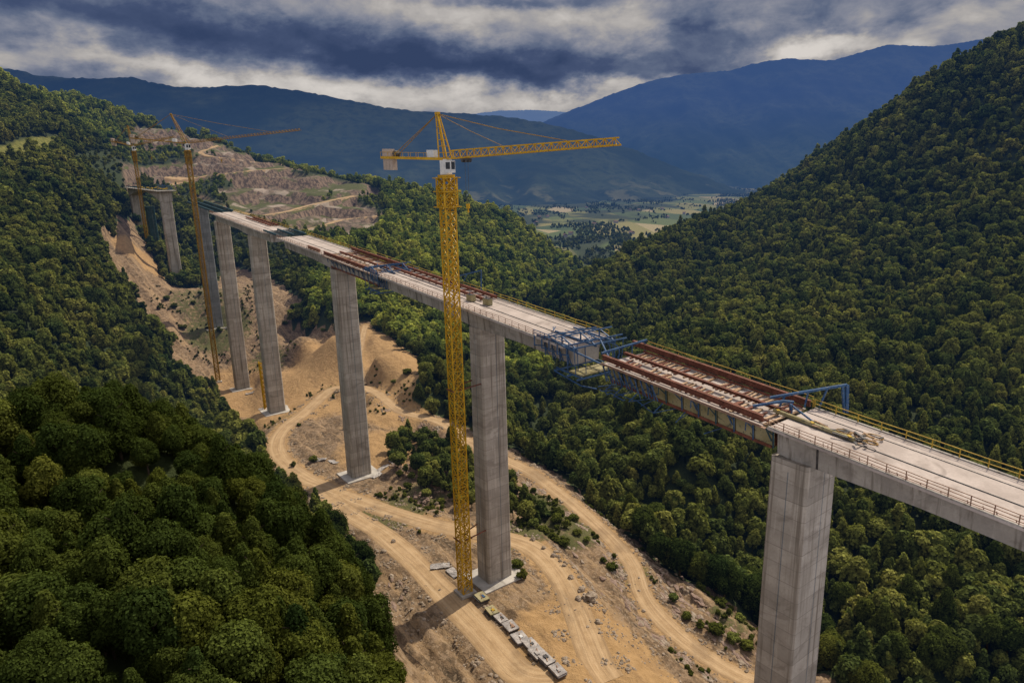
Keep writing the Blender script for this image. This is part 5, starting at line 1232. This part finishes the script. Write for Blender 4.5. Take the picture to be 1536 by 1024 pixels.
# ---- shrubs on the building site
SH_ME = [crown_mesh('shrub', i, 420, .55, M['leaf_olive' if i % 2 else 'leaf']) for i in (0, 1, 3, 5)]
for n_, p in enumerate(SHRUBS):
    x, y = p[0], p[1]; s = rng.uniform(.28, .5) * (1.25 if y > 300 else 1)
    o = bpy.data.objects.new('shrub', SH_ME[n_ % 4]); COL.objects.link(o); o.location = (x, y, gz(x, y) - 1.2 * s); o.scale = (s * 1.25, s * 1.25, s * .8); o.rotation_euler = (0, 0, rng.uniform(0, 6.28))
    tag(o, 'low green shrub growing on the bare earth of the building site', 'shrub', 'shrubs on the bare earth of the site')
# low scrub on the grassy strips
sx = []; sy = []
for gx_, gy_, r_, w_ in GREEN:
    n = int(r_ * 22 * w_); a = rng.uniform(0, 6.28, n); q = r_ * 1.1 * np.sqrt(rng.random(n)); sx.append(gx_ + q * np.cos(a)); sy.append(gy_ + q * np.sin(a))
w, line = ROADS['B']
for (ax_, ay_, _), (bx_, by_, _) in zip(line[:-1], line[1:]):
    d = Vector((bx_ - ax_, by_ - ay_)); 
    if d.length < .1: continue
    d.normalize()
    for _ in range(16):
        o_ = rng.choice([-1, 1]) * rng.uniform(4.4, 9); sx.append(np.array([ax_ + d.y * o_ + rng.uniform(-3, 3)])); sy.append(np.array([ay_ - d.x * o_ + rng.uniform(-3, 3)]))
sx = np.concatenate(sx); sy = np.concatenate(sy)
ok = fbm(sx * .11, sy * .11, 3, 79) > .5
for key in 'ABCD':
    d, _ = dist_line(sx, sy, ROADS[key][1]); ok &= d > ROADS[key][0] * .5 + .8
for px_, py_, pz_, r in PADS: ok &= np.hypot(sx - px_, sy - py_) > r * .8
sx, sy = sx[ok], sy[ok]
so = wood_object('scrub', 'low weedy scrub on the banks between the dirt roads', sx, sy, ground(sx, sy) - .35, rng.uniform(.05, .22, len(sx)) , P_BUSH, 77)
# ---- clumps and hedges on the valley floor
n = 42000
vy = 800 + 4000 * rng.random(n) ** 1.5; vu = rng.uniform(-.2, .62, n); vx = vu * vy
den = fbm(vx * .006, vy * .0028, 4, 67); k2 = fbm(vx * .02, vy * .006, 3, 68)
inside = (vu > -.02) & (vu < .3) & (vy < 3600)
k3 = vnoise(vx * .05, vy * .013, 69)
ok = np.where(inside, ((den + .9 * (k2 - .5)) < .44) & (k3 > .35) | (k3 > .86), (k2 > .42))
vx, vy = vx[ok], vy[ok]
wood_object('valley_trees', 'dark tree clumps and hedges between the fields of the far valley floor', vx, vy, ground(vx, vy) - .5, rng.uniform(.35, .95, len(vx)), P_FAR, 88)

# ---- small houses of the valley
def far_paint(name, c):
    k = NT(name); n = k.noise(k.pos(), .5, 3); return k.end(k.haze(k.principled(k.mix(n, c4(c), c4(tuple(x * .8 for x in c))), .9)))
M['far_wall'] = far_paint('house_wall', (.42, .40, .36)); M['far_roof'] = far_paint('house_roof', (.20, .12, .09))
rr = random.Random(44)
for n_ in range(16):
    vy_ = rr.uniform(1050, 2300); vx_ = vy_ * rr.uniform(.03, .26); z_ = gz(vx_, vy_); L_, W_, H_ = rr.uniform(7, 10), rr.uniform(6, 8), rr.uniform(3.5, 5); a_ = rr.uniform(0, 3.1)
    A_ = Vector((math.cos(a_), math.sin(a_), 0)); B_ = Vector((-A_.y, A_.x, 0)); c_ = Vector((vx_, vy_, z_))
    e = empty('house', c_, 'tiny pale house with a low gabled roof among the fields of the far valley', 'house', 'scattered houses on the valley floor')
    mb = MB(); mb.box(c_ + Vector((0, 0, H_ / 2 - .5)), L_, W_, H_ + 1, A_, B_); mb.build('wall', M['far_wall'], e)
    mb = MB(); mb.quad_ring([[c_ + A_ * s_ * (L_ / 2 + .5) + B_ * (u_2 * (W_ / 2 + .5)) + Vector((0, 0, H_ + h_)) for u_2, h_ in ((-1, .02), (0, 2.0), (1, .02))] for s_ in (-1, 1)]); mb.build('roof', M['far_roof'], e)

# ------------------------------------------------------------------ light, sky, camera
SUN_AZ = math.radians(44.0)      # clockwise from +Y, so the sun stands ahead and to the right
SUN_EL = math.radians(51.0)
sd = Vector((math.sin(SUN_AZ) * math.cos(SUN_EL), math.cos(SUN_AZ) * math.cos(SUN_EL), math.sin(SUN_EL)))
sl = bpy.data.lights.new('sun', 'SUN'); sl.energy = 4.0; sl.angle = math.radians(.6); sl.color = (1.0, .88, .70)
so = bpy.data.objects.new('sun', sl); COL.objects.link(so); so.rotation_euler = sd.to_track_quat('Z', 'Y').to_euler()

Wd = bpy.data.worlds.new('World'); S.world = Wd; Wd.use_nodes = True
nt = Wd.node_tree; nt.nodes.clear()
class WN(NT):
    def __init__(self, t): self.t = t
k = WN(nt)
out = k.n('ShaderNodeOutputWorld'); bg = k.n('ShaderNodeBackground'); bg.inputs[1].default_value = .1
sky = k.n('ShaderNodeTexSky', sky_type='NISHITA'); sky.sun_disc = False; sky.sun_elevation = SUN_EL; sky.sun_rotation = SUN_AZ; sky.air_density = 1.2; sky.dust_density = 2.0
tc = k.n('ShaderNodeTexCoord').outputs['Generated']
sep = k.n('ShaderNodeSeparateXYZ'); k.l(tc, sep.inputs[0])
zx, zy, zz = sep.outputs
up_ = k.math('MAXIMUM', zz, 0.0)
den = k.math('ADD', up_, .11)
cx = k.math('DIVIDE', zx, den); cy = k.math('DIVIDE', zy, den)
cv = k.n('ShaderNodeCombineXYZ'); k.l(cx, cv.inputs[0]); k.l(cy, cv.inputs[1])
cv = cv.outputs[0]
az = k.math('ARCTAN2', zx, zy)
dv0 = k.vmul(tc, (1, 1, 2.0))
wa_ = k.math('MULTIPLY', k.math('SUBTRACT', k.noise(dv0, 5.0, 5, .6), .5), .42)
wz_ = k.math('MULTIPLY', k.math('SUBTRACT', k.noise(dv0, 9.0, 6, .62), .5), .085)
azw = k.math('ADD', az, wa_); zzw = k.math('ADD', zz, wz_)
def blob(a0, z0, wa, wz, slope=0.0):
    """a soft cloud bank around azimuth a0 and height z0"""
    da = k.math('SUBTRACT', azw, a0); dz = k.math('SUBTRACT', k.math('SUBTRACT', zzw, z0), k.math('MULTIPLY', da, slope))
    q = k.math('ADD', k.math('POWER', k.math('DIVIDE', da, wa), 2.0), k.math('POWER', k.math('DIVIDE', dz, wz), 2.0))
    return k.math('EXPONENT', k.math('MULTIPLY', q, -1.0))
dv = k.vmul(tc, (1, 1, 1.7))
n1 = k.noise(cv, .9, 7, .58, .6); n2 = k.noise(dv, 6.0, 8, .58, .4); n3 = k.noise(dv, 19.0, 7, .62, .35)
den_ = k.math('ADD', k.math('MULTIPLY', n1, .30), k.math('ADD', k.math('MULTIPLY', n2, .50), k.math('MULTIPLY', n3, .26)))
b = den_
for args, w in SKY_BANKS:
    b = k.math('ADD', b, k.math('MULTIPLY', blob(*args), w * .85))
cl = k.ramp(b, [(.24, (.034, .056, .125)), (.38, (.058, .084, .165)), (.47, (.115, .145, .225)), (.55, (.225, .24, .30)), (.65, (.40, .38, .37)), (.82, (.66, .62, .58))])
ten = k.n('ShaderNodeVectorMath', operation='SCALE'); k.l(cl, ten.inputs[0]); back = k.sstep(k.math('MULTIPLY', zy, -1.0), -.45, .5); over = k.sstep(zz, .30, .70)
k.l(k.math('ADD', 10.0, k.math('MULTIPLY', k.math('MAXIMUM', back, over), 22.0)), ten.inputs['Scale'])  # unseen sky overhead and behind the camera brightened as added fill light
# overhead, out of the picture, the cloud thins and the open sky shows
cover = k.math('SUBTRACT', 1.0, k.math('MULTIPLY', k.sstep(zz, .38, .8), .55))
warm = k.mix(k.math('MAXIMUM', back, over), (1, 1, 1, 1), (1.16, 1.0, .80, 1))
c = k.mix(1.0, k.mix(cover, sky.outputs[0], ten.outputs[0]), warm, 'MULTIPLY')
k.l(c, bg.inputs[0]); k.l(bg.outputs[0], out.inputs[0])

cam = bpy.data.cameras.new('camera'); co = bpy.data.objects.new('camera', cam); COL.objects.link(co)
cam.sensor_width = 36; cam.lens = 24; cam.clip_start = .5; cam.clip_end = 40000
P_, R_ = math.radians(14.0), math.radians(1.4)
fw = Vector((0, math.cos(P_), -math.sin(P_))); u0 = Vector((0, math.sin(P_), math.cos(P_))); r0 = Vector((1, 0, 0))
rt = r0 * math.cos(R_) - u0 * math.sin(R_); up = u0 * math.cos(R_) + r0 * math.sin(R_)
co.matrix_world = Matrix(((rt.x, up.x, -fw.x, 0), (rt.y, up.y, -fw.y, 0), (rt.z, up.z, -fw.z, 0), (0, 0, 0, 1)))
S.camera = co
S.view_settings.view_transform = 'Standard'; S.view_settings.look = 'None'; S.view_settings.exposure = 0; S.view_settings.gamma = 1
S.render.engine = 'CYCLES'
S.cycles.max_bounces = 5; S.cycles.diffuse_bounces = 2; S.cycles.glossy_bounces = 2; S.cycles.transmission_bounces = 2; S.cycles.transparent_max_bounces = 4
S.cycles.use_denoising = True
S.cycles.sample_clamp_indirect = 4.0
